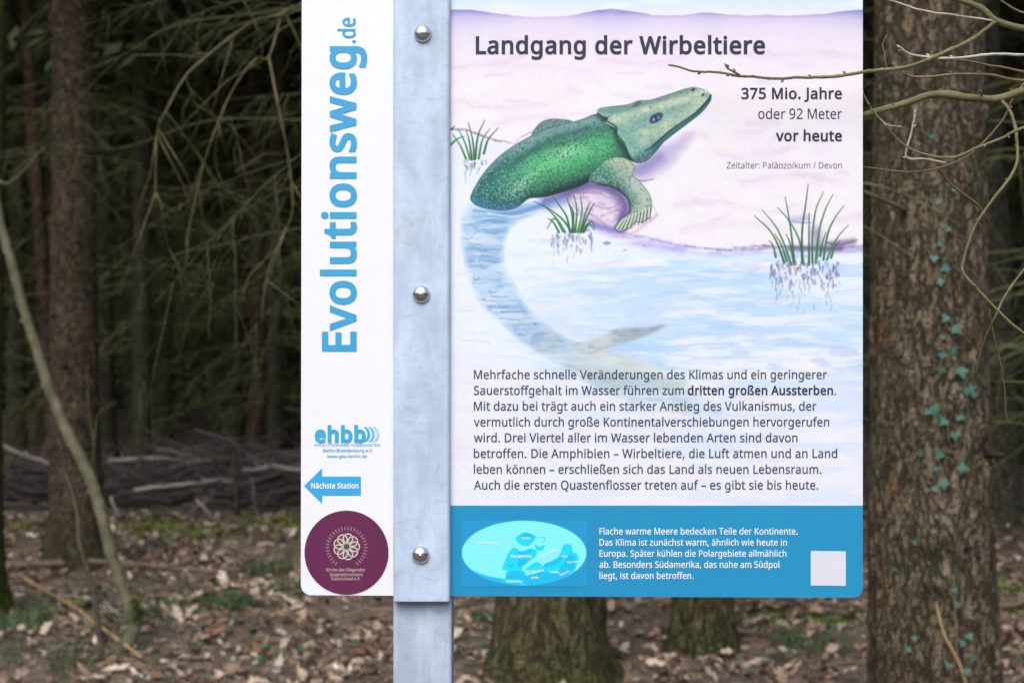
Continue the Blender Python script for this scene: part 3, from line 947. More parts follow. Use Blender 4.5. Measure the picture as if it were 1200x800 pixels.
# leaning sapling with a hooked, mossy foot
sp = empty('sapling', P(152, 765, 6.85), 'slim grey green sapling leaning left across the reddish spruce trunk', 'sapling')
pts = [(130, 768, 6.8), (150, 752, 6.82), (157, 730, 6.85), (151, 708, 6.85), (144, 690, 6.85), (131, 650, 6.85), (120, 605, 6.85), (110, 572, 6.85), (101, 549, 6.85), (75, 498, 6.85), (52, 437, 6.85), (34, 381, 6.85), (11, 299, 6.85), (0, 256, 6.85), (-26, 150, 6.85), (-60, 0, 6.9), (-100, -150, 7.0)]
q = spline([P(*p) - sp.location for p in pts], 6)
b = MB()
wd = np.interp(np.arange(len(q)) / 6, [0, 1.5, 3, 5, 8, 12, 16], [18, 18, 16.5, 14.5, 14, 11, 9]) * 0.5 * 6.85 / FPX
rg_ = np.random.default_rng(8)
b.tube(q + rg_.normal(0, 0.0015, q.shape), wd * (1 + rg_.normal(0, 0.035, len(q))), 14)
for i in (24, 40, 47, 58, 66):                       # branch stubs
    d = np.array([rg_.choice([-1, 1]) * 0.8, -0.3, 0.5])
    b.tube([q[i], q[i] + d * 0.05], [0.009, 0.006], 6)
link('trunk', b.mesh('sapling_trunk'), sp, M['sapling'])
x0 = q[15] + np.array([0.0, -0.005, 0.0])
V, F = blades(np.zeros(260), np.zeros(260), 0.03, rg_, 0.9, 0.007)
off = np.stack([rg_.normal(0.022, 0.012, 260), rg_.normal(-0.015, 0.012, 260), rg_.uniform(-0.06, 0.07, 260)], -1)
link('moss_patch', np_mesh('moss_patch', V + np.repeat(off, 8, 0) + x0, F), sp, M['moss_dark'])
b = MB()
tw = spline([P(*p) - sp.location for p in [(-12, 205, 6.85), (6, 215, 6.7), (22, 206, 6.6), (52, 172, 6.5)]], 5)
b.tube(tw, np.linspace(0.008, 0.003, len(tw)), 6)
link('branch', b.mesh('sapling_branch'), sp, M['sapling'])

st = empty('dead_sapling', P(118, 768, 6.85), 'thin dark upright dead stem left of the sapling foot', 'stem')
pts = [(119, 772, 6.85), (118, 755, 6.85), (114, 724, 6.85), (109, 690, 6.85), (101, 661, 6.85), (93, 636, 6.85), (91, 605, 6.9), (84, 575, 6.95), (75, 549, 7.0), (70, 515, 7.0)]
q = spline([P(*p) - st.location for p in pts], 5)
b = MB(); b.tube(q, np.linspace(0.017, 0.004, len(q)), 9)
link('stem', b.mesh('dead_stem'), st, M['dark_stem'])
b = MB()
for pts in ([(91, 640, 6.9), (94, 610, 6.9), (106, 560, 6.9), (112, 500, 7.0), (118, 482, 7.0), (136, 470, 7.0)], [(108, 560, 6.95), (110, 520, 7.0), (104, 480, 7.05), (102, 430, 7.1)]):
    q = spline([P(*p) - st.location for p in pts], 5); b.tube(q, np.linspace(0.006, 0.003, len(q)), 6)
link('branch', b.mesh('dead_stem_twigs'), st, M['lichen'])

# small arched dead shrub behind the pile
sb = empty('dead_shrub', P(185, 530, 15.2), 'small leafless shrub with arching grey stems behind the brush pile', 'shrub')
for pts in ([(185, 545, 15.2), (188, 515, 15.2), (192, 500, 15.2), (212, 502, 15.2)], [(182, 545, 15.2), (184, 515, 15.2), (172, 494, 15.2), (156, 497, 15.2), (146, 512, 15.2), (144, 530, 15.2)], [(186, 530, 15.2), (196, 510, 15.2), (210, 502, 15.2), (224, 508, 15.2)]):
    q = spline([P(*p) - sb.location for p in pts], 5); b = MB(); b.tube(q, np.linspace(0.022, 0.01, len(q)), 6)
    link('stem', b.mesh('shrub_stem'), sb, M['lichen'])

# ------------------------------------------------------------------ ivy on the right trunk
iv = empty('ivy', (tD.location.x, tD.location.y, tD.location.z), 'ivy with blue green leaves climbing the scaly right hand trunk', 'ivy')


def on_trunk(px, py, lift=0.004):
    """Point on the front of the right trunk seen at that pixel (ray against its bark)."""
    o = Vector((0, 0, CAM_H)); d = (P(px, py, 1.0) - o)
    z = CAM_H - (py - 400) * 4.35 / FPX
    cx = tD.location.x - 0.007 * z; rr = 0.197 * (1 - z / 15.5) * (1 + 0.12 * math.exp(-z / 0.6)) + lift
    a = d.x ** 2 + d.y ** 2; bq = -2 * (d.x * cx + d.y * tD.location.y); cq = cx ** 2 + tD.location.y ** 2 - rr ** 2
    disc = max(bq * bq - 4 * a * cq, 0)
    t = (-bq - math.sqrt(disc)) / (2 * a)
    p = o + d * t
    nrm = Vector((p.x - cx, p.y - tD.location.y, 0)).normalized()
    return p, nrm


LV = [(1103, 285, 9), (1095, 301, 10), (1110, 313, 12), (1102, 329, 9), (1110, 350, 6), (1109, 371, 12), (1119, 384, 13), (1105, 394, 7), (1117, 410, 9), (1105, 415, 10), (1126, 433, 14), (1103, 432, 12), (1136, 455, 13), (1141, 460, 11), (1131, 458, 11),
      (1095, 478, 13), (1088, 481, 9), (1107, 492, 12), (1123, 487, 11), (1119, 508, 11), (1080, 530, 10), (1099, 532, 12), (1125, 546, 13), (1097, 548, 8), (1106, 564, 12), (1095, 571, 9), (1110, 631, 9), (1100, 635, 9), (1073, 635, 6), (1118, 690, 8), (1122, 707, 8), (1135, 744, 9), (1128, 752, 8), (1048, 666, 6), (1111, 268, 7), (1100, 236, 7), (1092, 160, 7), (1118, 222, 6),
      (1140, 770, 9), (1132, 785, 9), (1112, 778, 8), (1072, 746, 8), (1066, 760, 7)]
rg_ = np.random.default_rng(41)
for i, (px, py, sz) in enumerate(LV):
    p, nrm = on_trunk(px, py, 0.026)
    side = Vector((-nrm.y, nrm.x, 0))
    a = rg_.normal(0, 0.9)
    u = (Vector((0, 0, -1)) * math.cos(a) + side * math.sin(a) + nrm * rg_.uniform(-0.1, 0.8)).normalized()
    w = u.cross(nrm).normalized()
    b = MB(); b.F = []
    s = sz * 4.35 / FPX * 0.72
    ivy_leaf_faces(p - iv.location, u, w, s, b)
    link('leaf', b.mesh('ivy_leaf', False), iv, M['ivy'] if i not in (11, 20) else M['grass'])
for nm, pts, r0, mt in (('stem', [(1122, 770), (1118, 700), (1108, 635), (1106, 564), (1100, 532), (1112, 490), (1124, 433), (1113, 400), (1112, 371), (1106, 329), (1100, 290), (1098, 240)], 0.0042, 'brown_stick'),
                        ('stem', [(1124, 433), (1138, 455)], 0.002, 'brown_stick'),
                        ('aerial_root', [(1087, 658), (1094, 664), (1099, 672), (1100, 690), (1098, 710), (1102, 727), (1106, 742), (1113, 756), (1121, 770), (1127, 785), (1132, 802), (1136, 830)], 0.0055, 'yellow_stick')):
    q = spline([on_trunk(*p, 0.012)[0] - iv.location for p in pts], 5)
    b = MB(); b.tube(q, np.linspace(r0 * 0.7, r0, len(q)), 7)
    link(nm, b.mesh(nm), iv, M[mt])


# ------------------------------------------------------------------ the bare bush on the right
bush = empty('hazel_bush', (0.72, 1.62, 0.0), 'bare olive twigged bush reaching in from the right in front of the sign', 'bush')
b = MB()
for pts in ([(0, 0, -0.05), (0.01, 0.0, 0.6), (-0.02, -0.03, 1.2), (-0.03, -0.06, 1.6), (0.02, -0.1, 2.3)], [(0.05, 0.03, -0.05), (0.1, 0.05, 0.7), (0.06, 0.02, 1.3), (-0.02, -0.02, 1.74), (0.03, 0.04, 2.6)]):
    q = spline(pts, 6); b.tube(q, np.linspace(0.014, 0.006, len(q)), 10)
link('stem', b.mesh('bush_stem'), bush, M['hazel'])
TW = [  # traced twigs: points (px, py, depth), width in photo pixels at both ends, bark
    ([(1345, 20, 1.55), (1260, 44, 1.52), (1200, 33, 1.5), (1169, 24, 1.49), (1149, 8.5, 1.49), (1118, -3, 1.49), (1080, -20, 1.5)], 9, 7, 'hazel', 1),
    ([(1168, 25, 1.49), (1115, 17, 1.48), (1078, 12, 1.48), (1041, 0, 1.48), (1010, -6, 1.48)], 3, 2.2, 'hazel_white', 0),
    ([(1168, 25, 1.49), (1135, 49, 1.475), (1095, 67, 1.465), (1061, 79, 1.46), (1035, 82, 1.46), (1014, 84, 1.458), (990, 88, 1.456), (960, 91, 1.456), (935, 92, 1.456), (910, 93, 1.456), (884, 91, 1.456), (862, 89, 1.457), (840, 85, 1.457), (812, 84, 1.458), (788, 77, 1.46)], 5, 2.6, 'hazel', 1),
    ([(866, 88, 1.457), (859, 84, 1.455), (852, 79, 1.453)], 2.8, 2.4, 'hazel', 1),
    ([(1345, 70, 1.6), (1260, 98, 1.6), (1200, 107, 1.59), (1169, 116, 1.585), (1135, 115, 1.58), (1098, 111, 1.575), (1065, 121, 1.57), (1031, 130, 1.56), (1006, 137, 1.555), (970, 140, 1.56)], 11, 7.5, 'hazel', 1),
    ([(1330, 70, 1.55), (1200, 63, 1.48), (1162, 63, 1.47), (1122, 67, 1.47), (1088, 67, 1.465), (1065, 64, 1.46), (1055, 56, 1.455)], 4, 2.6, 'hazel_white', 1),
    ([(1320, 110, 1.56), (1200, 84, 1.5), (1160, 77, 1.49), (1122, 70, 1.475)], 3.4, 2.2, 'hazel_red', 0),
    ([(1330, 105, 1.56), (1200, 95, 1.53), (1162, 88, 1.52), (1122, 88, 1.51), (1078, 90, 1.51), (1060, 85, 1.51), (1049, 77, 1.51)], 4.2, 2.4, 'hazel_red', 1),
    ([(1330, 100, 1.57), (1200, 150, 1.55), (1176, 162, 1.54), (1142, 176, 1.53), (1122, 185, 1.53), (1095, 185, 1.53), (1061, 172, 1.53), (1031, 140, 1.53), (1014, 116, 1.53), (1008, 96, 1.535)], 4, 2.2, 'hazel', 1),
    ([(1240, 40, 1.6), (1198, 100, 1.6), (1186, 118, 1.6), (1176, 138, 1.6), (1156, 162, 1.6), (1135, 182, 1.6), (1108, 194, 1.6), (1068, 201, 1.6), (1012, 195, 1.6), (985, 190, 1.62)], 3.2, 2, 'hazel_red', 0),
    ([(1108, 192, 1.59), (1085, 187, 1.58), (1062, 184, 1.575), (1068, 158, 1.57), (1072, 133, 1.565)], 3.0, 2.6, 'hazel_white', 1),
    ([(1098, 196, 1.6), (1115, 216, 1.62), (1142, 236, 1.64), (1155, 252, 1.66), (1162, 265, 1.68)], 3.6, 2.4, 'hazel_red', 0),
    ([(1172, 116, 1.585), (1186, 135, 1.57), (1193, 169, 1.56), (1189, 199, 1.55), (1162, 236, 1.55), (1140, 270, 1.55), (1129, 306, 1.55), (1131, 324, 1.55), (1166, 362, 1.55), (1200, 392, 1.55), (1240, 415, 1.56)], 4.4, 3, 'hazel', 1),
    ([(1290, 200, 1.62), (1200, 315, 1.62), (1170, 361, 1.6), (1152, 404, 1.62), (1143, 440, 1.64)], 3.2, 2, 'lichen_pale', 0),
    ([(1330, 30, 1.6), (1230, 22, 1.6), (1200, 16, 1.6), (1180, 6, 1.6), (1160, -10, 1.6)], 3.2, 2.4, 'hazel_red', 0),
    ([(1160, 362, 1.56), (1167, 400, 1.58), (1176, 440, 1.6), (1180, 500, 1.62)], 2.2, 1.4, 'lichen_pale', 0),
    ([(1031, 140, 1.53), (1040, 146, 1.525), (1052, 148, 1.52)], 2.0, 1.5, 'hazel_white', 1),
    ([(1040, 82, 1.46), (1036, 62, 1.46), (1034, 50, 1.46), (1040, 40, 1.46)], 1.3, 0.8, 'hazel_red', 0),
    ([(1148, 115, 1.58), (1150, 110, 1.575), (1149, 106, 1.57)], 2.6, 2.2, 'hazel', 0),
]
for pts, w0, w1, mt, buds in TW:
    q = spline([P(*p) - bush.location for p in pts], 6)
    rg_ = np.random.default_rng(int(pts[0][0] + 17 * pts[-1][1]) % 100000)
    n = len(q)
    r = np.linspace(w0, w1, n) * 0.46 * pts[0][2] / FPX
    jit = np.cumsum(rg_.normal(0, 0.00022, (n, 3)), 0); jit -= np.linspace(0, 1, n)[:, None] * jit[-1]
    q = q + jit
    node = 1 + 0.22 * (rg_.random(n) < 0.14)
    b = MB()
    b.tube(q, r * node, 9)
    if buds:
        for i in range(4, n - 1, rg_.integers(5, 9)):      # side buds
            d = rg_.normal(0, 1, 3); t = q[i] - q[i - 1]; t /= np.linalg.norm(t); d -= t * d.dot(t); d /= np.linalg.norm(d)
            b.tube([q[i], q[i] + d * (r[i] + 0.0012) + t * 0.0012, q[i] + d * (r[i] + 0.002) + t * 0.0032], [0.0011, 0.0012, 0.0004], 6)
        t = q[-1] - q[-2]; t /= np.linalg.norm(t)
        b.tube([q[-1] - t * 0.001, q[-1] + t * 0.002, q[-1] + t * 0.005], [r[-1], r[-1] * 1.25, 0.0004], 7)
    link('branch', b.mesh('bush_branch'), bush, M[mt])


# ------------------------------------------------------------------ the sign: picture painting
def vnoise(X, Y, sx, sy, seed, octaves=3):
    """Smooth value noise; sx, sy are feature sizes in photo pixels."""
    rg = np.random.default_rng(seed); out = np.zeros_like(X, float); amp, tot = 1.0, 0.0
    for o in range(octaves):
        g = rg.random((128, 128)); u = X / sx * 2 ** o; v = Y / sy * 2 ** o
        i, j = np.floor(u).astype(int), np.floor(v).astype(int); fu, fv = u - i, v - j
        fu = fu * fu * (3 - 2 * fu); fv = fv * fv * (3 - 2 * fv)
        a = g[i % 128, j % 128]; b_ = g[(i + 1) % 128, j % 128]; c = g[i % 128, (j + 1) % 128]; d = g[(i + 1) % 128, (j + 1) % 128]
        out += amp * (a * (1 - fu) * (1 - fv) + b_ * fu * (1 - fv) + c * (1 - fu) * fv + d * fu * fv); tot += amp; amp *= 0.5
    return out / tot


def cells(X, Y, s, seed):
    """Scale pattern: distance to the nearest point of a jittered grid, 0 at cell centres."""
    rg = np.random.default_rng(seed); jx, jy, rnd = rg.random((64, 64)), rg.random((64, 64)), rg.random((64, 64))
    u, v = X / s, Y / s; i, j = np.floor(u).astype(int), np.floor(v).astype(int)
    best = np.full(X.shape, 9.0); val = np.zeros(X.shape)
    for a in (-1, 0, 1):
        for b_ in (-1, 0, 1):
            p, q = (i + a) % 64, (j + b_) % 64
            d = np.hypot(i + a + jx[p, q] - u, j + b_ + jy[p, q] - v)
            m = d < best; best = np.where(m, d, best); val = np.where(m, rnd[p, q], val)
    return best, val


class Paint:
    """A drawing on a regular grid of points, in photo pixel coordinates; colours are sRGB 0-255."""
    def __init__(self, x0, x1, y0, y1, step):
        self.xs = np.linspace(x0, x1, int(round((x1 - x0) / step)) + 1)
        self.ys = np.linspace(y0, y1, int(round((y1 - y0) / step)) + 1)
        self.X, self.Y = np.meshgrid(self.xs, self.ys)
        self.C = np.zeros(self.X.shape + (3,))

    def box(self, pts, pad):
        p = np.asarray(pts, float)
        a = np.searchsorted(self.xs, [p[:, 0].min() - pad, p[:, 0].max() + pad]); b_ = np.searchsorted(self.ys, [p[:, 1].min() - pad, p[:, 1].max() + pad])
        return slice(b_[0], b_[1]), slice(a[0], a[1])

    def blend(self, sl, a, col):
        col = np.asarray(col, float)
        self.C[sl] = self.C[sl] * (1 - a[..., None]) + col * a[..., None]

    def dist(self, pts, sl, closed=False, rad=None):
        X, Y = self.X[sl], self.Y[sl]; p = np.asarray(pts, float)
        if closed: p = np.concatenate([p, p[:1]])
        best = np.full(X.shape, 1e9); inside = np.zeros(X.shape, bool); tt = np.zeros(X.shape)
        n = len(p) - 1
        for i in range(n):
            (ax, ay), (bx, by) = p[i][:2], p[i + 1][:2]
            dx, dy = bx - ax, by - ay
            t = np.clip(((X - ax) * dx + (Y - ay) * dy) / (dx * dx + dy * dy + 1e-9), 0, 1)
            d = np.hypot(X - ax - t * dx, Y - ay - t * dy)
            m = d < best; best = np.where(m, d, best); tt = np.where(m, (i + t) / n, tt)
            if closed and ay != by:
                inside ^= ((ay > Y) != (by > Y)) & (X < (bx - ax) * (Y - ay) / (by - ay) + ax)
        return (np.where(inside, -best, best) if closed else best), tt

    def mask(self, pts, soft=0.6, smooth=True, pad=3):
        p = spline(list(pts) + [pts[0]], 5)[:-1] if smooth else np.asarray(pts, float)
        sl = self.box(p, pad + soft * 2)
        d, _ = self.dist(p, sl, True)
        return sl, np.clip(0.5 - d / (2 * soft), 0, 1), d

    def fill(self, pts, col, soft=0.6, alpha=1.0, smooth=True):
        sl, a, d = self.mask(pts, soft, smooth)
        self.blend(sl, a * alpha, col); return sl, a, d

    def stroke(self, pts, w0, w1, col, alpha=1.0, soft=0.5, smooth=True, within=None):
        p = spline(pts, 6) if smooth and len(pts) > 2 else np.asarray(pts, float)
        sl = self.box(p, max(w0, w1) + soft * 3 + 1)
        if self.X[sl].size == 0: return
        d, t = self.dist(p, sl)
        a = np.clip(0.5 - (d - (w0 + (w1 - w0) * t) / 2) / (2 * soft), 0, 1) * alpha
        if within is not None: a = a * within[sl]
        self.blend(sl, a, col)

    def glow(self, pts, sig, col, alpha, within=None):
        """Soft wash of colour around a line (gaussian)."""
        p = spline(pts, 4) if len(pts) > 2 else np.asarray(pts, float)
        sl = self.box(p, sig * 2.6)
        d, _ = self.dist(p, sl)
        a = np.exp(-(d / sig) ** 2) * alpha
        if within is not None: a = a * within[sl]
        self.blend(sl, a, col)

    def full(self, m, sl):
        f = np.zeros(self.X.shape); f[sl] = m; return f

    def shade(self, a, col):
        self.blend((slice(None), slice(None)), np.clip(a, 0, 1), col)


def sstep(a, b_, x):
    t = np.clip((x - a) / (b_ - a), 0, 1); return t * t * (3 - 2 * t)


def paint_scene():
    g = Paint(528, 1011, -14, 592, 0.75)
    X, Y = g.X, g.Y
    g.C[:] = (248, 243, 249)
    # sky and hills
    n1 = vnoise(X, Y, 60, 14, 1); n2 = vnoise(X, Y, 130, 50, 2); n3 = vnoise(X, Y, 26, 16, 3); nf = vnoise(X, Y, 3, 3, 9, 2)
    g.shade(sstep(22, 6, Y), (222, 238, 250))
    g.shade(sstep(19, 4, Y) * sstep(0.45, 0.75, n1), (240, 248, 253))
    g.shade(sstep(14, 26, Y) * sstep(110, 22, Y) * 0.5, (232, 218, 244))
    g.shade(sstep(20, 60, Y) * sstep(200, 80, Y) * 0.4 * sstep(0.35, 0.75, n2), (244, 230, 238))
    hx = [520, 528, 540, 552, 575, 600, 625, 650, 668, 682, 698, 716, 730, 745, 765, 780, 800, 822, 838, 855, 880, 900, 925, 945, 965, 985, 1000, 1020]
    hy = [13, 12, 11.5, 12, 15, 18.5, 20.5, 20, 18.5, 16, 13, 11, 12, 14.5, 18, 19, 18, 15.5, 16, 17.5, 18.8, 18, 19, 18, 16.5, 14, 12.5, 12]
    hill = np.interp(X, hx, hy) + 1.2 * (vnoise(X, Y * 0, 9, 9, 12) - 0.5)
    dh = Y - hill
    rise = np.clip((21 - hill) / 9, 0.12, 1)
    g.shade(sstep(-0.8, 0.8, dh) * 0.6 * np.exp(-np.clip(dh, 0, None) / 22), (228, 215, 242))
    g.shade(sstep(-0.8, 0.8, dh) * (0.22 + 0.78 * rise) * np.exp(-np.clip(dh, 0, None) / (3 + 6 * rise)) * (0.75 + 0.4 * vnoise(X, Y, 18, 4, 13)), (134, 134, 208))
    # faint veins and blotches in the sand
    for k, p in enumerate(([(535, 118), (560, 124), (600, 128), (640, 122)], [(580, 146), (612, 138), (660, 136)], [(530, 80), (600, 76), (690, 82)], [(850, 60), (900, 66), (960, 62), (1011, 70)], [(870, 214), (920, 206), (985, 212)], [(800, 160), (816, 156), (830, 162)], [(840, 180), (880, 184), (930, 172)], [(792, 240), (840, 236), (900, 250), (960, 240)], [(800, 270), (860, 262), (930, 270)], [(700, 70), (760, 76), (800, 68)])):
        g.glow(p, 5, (232, 216, 234), 0.4)
        q = spline(p, 8); rk = np.random.default_rng(k)
        q = [(x, y + dy) for (x, y), dy in zip(q, np.cumsum(rk.normal(0, 0.9, len(q))))]
        for m_ in range(0, len(q) - 3, 4):
            g.stroke(q[m_:m_ + 4], 0.9, 0.5, (190, 172, 208), rk.uniform(0.05, 0.4), 1.0, False)
    g.shade(0.25 * sstep(0.52, 0.72, n3) * sstep(40, 90, Y) * sstep(300, 250, Y), (236, 226, 240))
    g.shade(0.4 * sstep(0.55, 0.8, n2) * sstep(40, 90, Y) * sstep(300, 250, Y), (252, 248, 250))
    # water
    sx = np.array([528, 552, 585, 606, 640, 668, 690, 705, 722, 745, 775, 800, 850, 900, 940, 980, 1011])
    sy = np.array([150, 155, 166, 172, 205, 232, 252, 262, 268, 276, 283, 289, 291, 289, 291, 290, 287])
    shore = np.interp(X, sx, sy) + 2.2 * (vnoise(X, Y * 0, 14, 10, 5) - 0.5)
    w = sstep(-2, 3, Y - shore)
    g.shade(w, (238, 246, 254))
    sA = vnoise(X, Y, 75, 9, 21, 4); sB = vnoise(X + 0.4 * Y, Y, 40, 7, 22, 3); sC = vnoise(X, Y, 170, 60, 23)
    mid = w * sstep(282, 325, Y) * sstep(560, 430, Y) * sstep(560, 720, X)
    g.shade(mid * sstep(0.38, 0.62, sA) * 0.9, (184, 224, 252))
    g.shade(mid * sstep(0.5, 0.68, sB) * sstep(0.4, 0.6, sC) * 0.7, (168, 208, 248))
    g.shade(mid * sstep(0.55, 0.7, vnoise(X, Y, 50, 6, 24)) * 0.55, (252, 250, 254))
    g.shade(mid * sstep(0.5, 0.7, vnoise(X - 0.5 * Y, Y, 30, 9, 25)) * sstep(780, 900, X) * sstep(360, 420, Y) * 0.55, (172, 196, 246))
    lo = w * sstep(400, 480, Y)
    g.shade(lo * 0.75, (240, 240, 251))
    g.shade(lo * sstep(0.45, 0.7, sA) * 0.5 * sstep(560, 800, X), (206, 228, 252))
    g.shade(w * sstep(600, 660, X) * sstep(300, 340, Y) * sstep(430, 390, Y) * 0.3, (214, 232, 250))
    g.shade(w * sstep(620, 540, X) * sstep(260, 420, Y) * 0.55, (240, 244, 253))
    g.shade(w * sstep(0.5, 0.75, vnoise(X, Y, 90, 8, 26)) * 0.3, (226, 232, 250))
    g.shade(lo * sstep(0.52, 0.75, vnoise(X, Y, 60, 40, 27)) * 0.35, (244, 232, 248))
    # edge of the shore
    rk = np.random.default_rng(66)
    for p, wd, c, a in (([(528, 151), (552, 156), (580, 165), (602, 168)], 2.2, (140, 110, 152), 0.8), ([(602, 168), (618, 158), (634, 150)], 1.4, (150, 118, 158), 0.6),
                        ([(664, 232), (680, 246), (692, 257), (708, 264), (725, 270)], 4.2, (102, 98, 186), 0.7), ([(722, 268), (750, 279), (785, 287), (820, 291), (870, 292), (905, 289)], 3.0, (134, 116, 192), 0.7),
                        ([(860, 291), (900, 290), (930, 291), (970, 291), (1011, 288)], 3.0, (118, 92, 150), 0.75), ([(728, 276), (770, 289), (830, 298), (900, 298), (960, 300)], 5.0, (186, 190, 238), 0.5)):
        q = spline(p, 7); off = np.cumsum(rk.normal(0, 0.55, len(q))); off -= np.linspace(0, 1, len(q)) * off[-1]
        q = [(x, y + o) for (x, y), o in zip(q, off)]
        for m_ in range(0, len(q) - 2, 2):
            w_ = wd * rk.uniform(0.35, 1.15)
            g.stroke(q[m_:m_ + 3], w_, w_ * 0.8, c, a * rk.uniform(0.55, 1), 1.3, False)
    g.glow([(700, 266), (740, 282), (800, 293)], 6, (190, 184, 238), 0.6)
    g.glow([(960, 294), (1011, 292)], 4, (170, 160, 220), 0.6)
    for k_ in range(60):                                  # dabs of lilac wash on the sand and at the water's edge
        x = rk.uniform(640, 1005); y = np.interp(x, sx, sy) + rk.normal(4, 5)
        g.glow([(x, y), (x + rk.uniform(4, 14), y + rk.normal(0, 1.2))], rk.uniform(1, 2.4), (168, 162, 226), rk.uniform(0.1, 0.4))
    for k_ in range(90):
        x, y = rk.uniform(532, 1008), rk.uniform(40, 285)
        if y > np.interp(x, sx, sy) - 6: continue
        g.glow([(x, y), (x + rk.uniform(8, 34), y + rk.normal(0, 3))], rk.uniform(1.5, 5), (226, 210, 230) if rk.random() < 0.6 else (250, 240, 234), rk.uniform(0.15, 0.45))
    for (x, y, r) in ((711, 285, 4), (732, 293, 1.5), (755, 288, 1.2), (688, 270, 3)):
        g.fill([(x - r * 1.4, y), (x, y - r * 0.6), (x + r * 1.4, y - 0.3), (x, y + r * 0.6)], (130, 128, 205), 0.8, 0.7)
    # submerged tail: pale blue bands
    L = np.array([(550, 240), (543, 258), (543, 285), (549, 318), (556, 340), (570, 360), (586, 375), (612, 398), (640, 416), (660, 428), (700, 452), (760, 476), (840, 488)])
    Rr = np.array([(640, 240), (602, 262), (592, 275), (588, 295), (592, 318), (604, 338), (614, 358), (636, 380), (660, 396), (690, 408), (740, 424), (790, 450), (850, 480)])
    tail = spline(list(L), 4).tolist() + spline(list(Rr), 4).tolist()[::-1]
    sl, a, d = g.mask(tail, 4.2, False, 12)
    tm = g.full(a, sl)
    cyan = sstep(330, 240, Y); far = sstep(390, 440, Y)
    g.shade(tm * 0.75 * (1 - 0.4 * far), (176, 212, 240))
    band = vnoise(X, Y + 0.12 * (X - 570), 70, 9, 31, 2)
    g.shade(tm * sstep(0.42, 0.6, band) * 0.75 * (1 - 0.7 * far), (146, 184, 226))
    g.shade(tm * sstep(0.5, 0.65, vnoise(X, Y, 60, 10, 32, 2)) * cyan * 0.6, (92, 168, 206))
    g.shade(tm * sstep(0.56, 0.7, vnoise(X, Y, 55, 8, 33, 2)) * 0.6, (226, 240, 252))
    g.shade(tm * sstep(0.45, 0.65, vnoise(X, Y, 34, 9, 34, 3)) * sstep(350, 410, Y) * 0.6 * sstep(900, 700, X), (160, 186, 196))
    g.shade(tm * sstep(0.5, 0.7, vnoise(X, Y, 40, 9, 35, 3)) * sstep(395, 430, Y) * 0.55, (214, 216, 190))
    for p in ([(556, 254), (576, 258), (602, 255), (640, 248)], [(545, 268), (570, 272), (592, 271)], [(552, 288), (572, 290), (588, 288)], [(553, 310), (580, 309)], [(560, 330), (584, 328)], [(575, 364), (604, 362), (616, 365)], [(606, 392), (632, 390)]):
        g.glow(p, 4.5, (122, 160, 212), 0.4, tm)
    g.shade(tm * sstep(0.45, 0.65, vnoise(X + 0.6 * Y, Y, 14, 3, 65, 3)) * 0.35, (232, 242, 252))
    rk = np.random.default_rng(70)
    for k_ in range(46):                                  # ripples crossing the tail
        t = k_ / 45; y = 256 + 150 * t + rk.normal(0, 1); xa = np.interp(y, L[:, 1], L[:, 0]); xb = np.interp(y, Rr[:, 1], Rr[:, 0])
        u0, u1 = sorted(rk.uniform(0, 1, 2)); x0_, x1_ = xa + (xb - xa) * u0, xa + (xb - xa) * u1
        g.stroke([(x0_, y), ((x0_ + x1_) / 2, y + rk.normal(0, 1)), (x1_, y + rk.normal(0, 1.2))], rk.uniform(1, 3), 0.8, (96, 140, 196) if k_ % 2 else (236, 244, 252), rk.uniform(0.35, 0.7), 1.0, True, tm)
    for k_ in range(150):                                 # pale strokes over all the water
        x, y = rk.uniform(532, 1005), rk.uniform(262, 585)
        if y < np.interp(x, sx, sy) + 10: continue
        l = rk.uniform(10, 46)
        g.glow([(x, y), (x + l * 0.5, y + rk.normal(0, 1.5)), (x + l, y + rk.normal(0, 2))], rk.uniform(1.2, 3.2), ((196, 220, 248), (222, 218, 244), (250, 250, 254), (204, 232, 250))[k_ % 4], rk.uniform(0.15, 0.5) * (0.55 if y > 430 else 1))
    # fluke
    sl, a, d = g.mask([(668, 404), (690, 398), (716, 388), (735, 384), (757, 384), (778, 381), (768, 388), (752, 395), (735, 401), (716, 406), (690, 416)], 2.2)
    fm = g.full(a, sl)
    g.shade(fm * 0.7, (206, 210, 206)); g.shade(fm * sstep(705, 740, X) * 0.75, (156, 172, 188))
    g.shade(fm * sstep(0.5, 0.7, vnoise(X, Y, 9, 3, 36)) * 0.4, (132, 150, 168))
    g.glow([(640, 400), (690, 426), (740, 446), (800, 466)], 12, (186, 204, 206), 0.35)
    g.glow([(690, 440), (740, 446), (800, 448)], 7, (182, 204, 204), 0.6)
    g.glow([(700, 416), (740, 424), (770, 436)], 8, (232, 228, 204), 0.5)
    g.glow([(648, 470), (650, 500), (646, 540)], 9, (226, 232, 226), 0.4)

    def tuft_p(bl, base, refl, seed):
        rg = np.random.default_rng(seed)
        for pts in bl:
            c = np.array((52, 112, 72)) * rg.uniform(0.75, 1.15)
            g.stroke(pts, 2.8, 0.8, c, 0.95, 0.55)
            g.stroke([(x + 0.7, y) for x, y in pts[:-1]], 0.9, 0.5, (110, 170, 110), 0.6, 0.5)
        for k in range(refl):
            x = rg.uniform(base[0], base[1]); y = base[2] + abs(rg.normal(0, 1)) * base[3]
            l = rg.uniform(2, 7)
            g.stroke([(x, y), (x + rg.uniform(-1.5, 1.5), y + l)], rg.uniform(1.4, 3.2), 1.2, (112, 98, 150) if rg.random() < 0.6 else (126, 148, 184), 0.5 * math.exp(-((y - base[2]) / (base[3] * 2.2)) ** 2), 0.7)
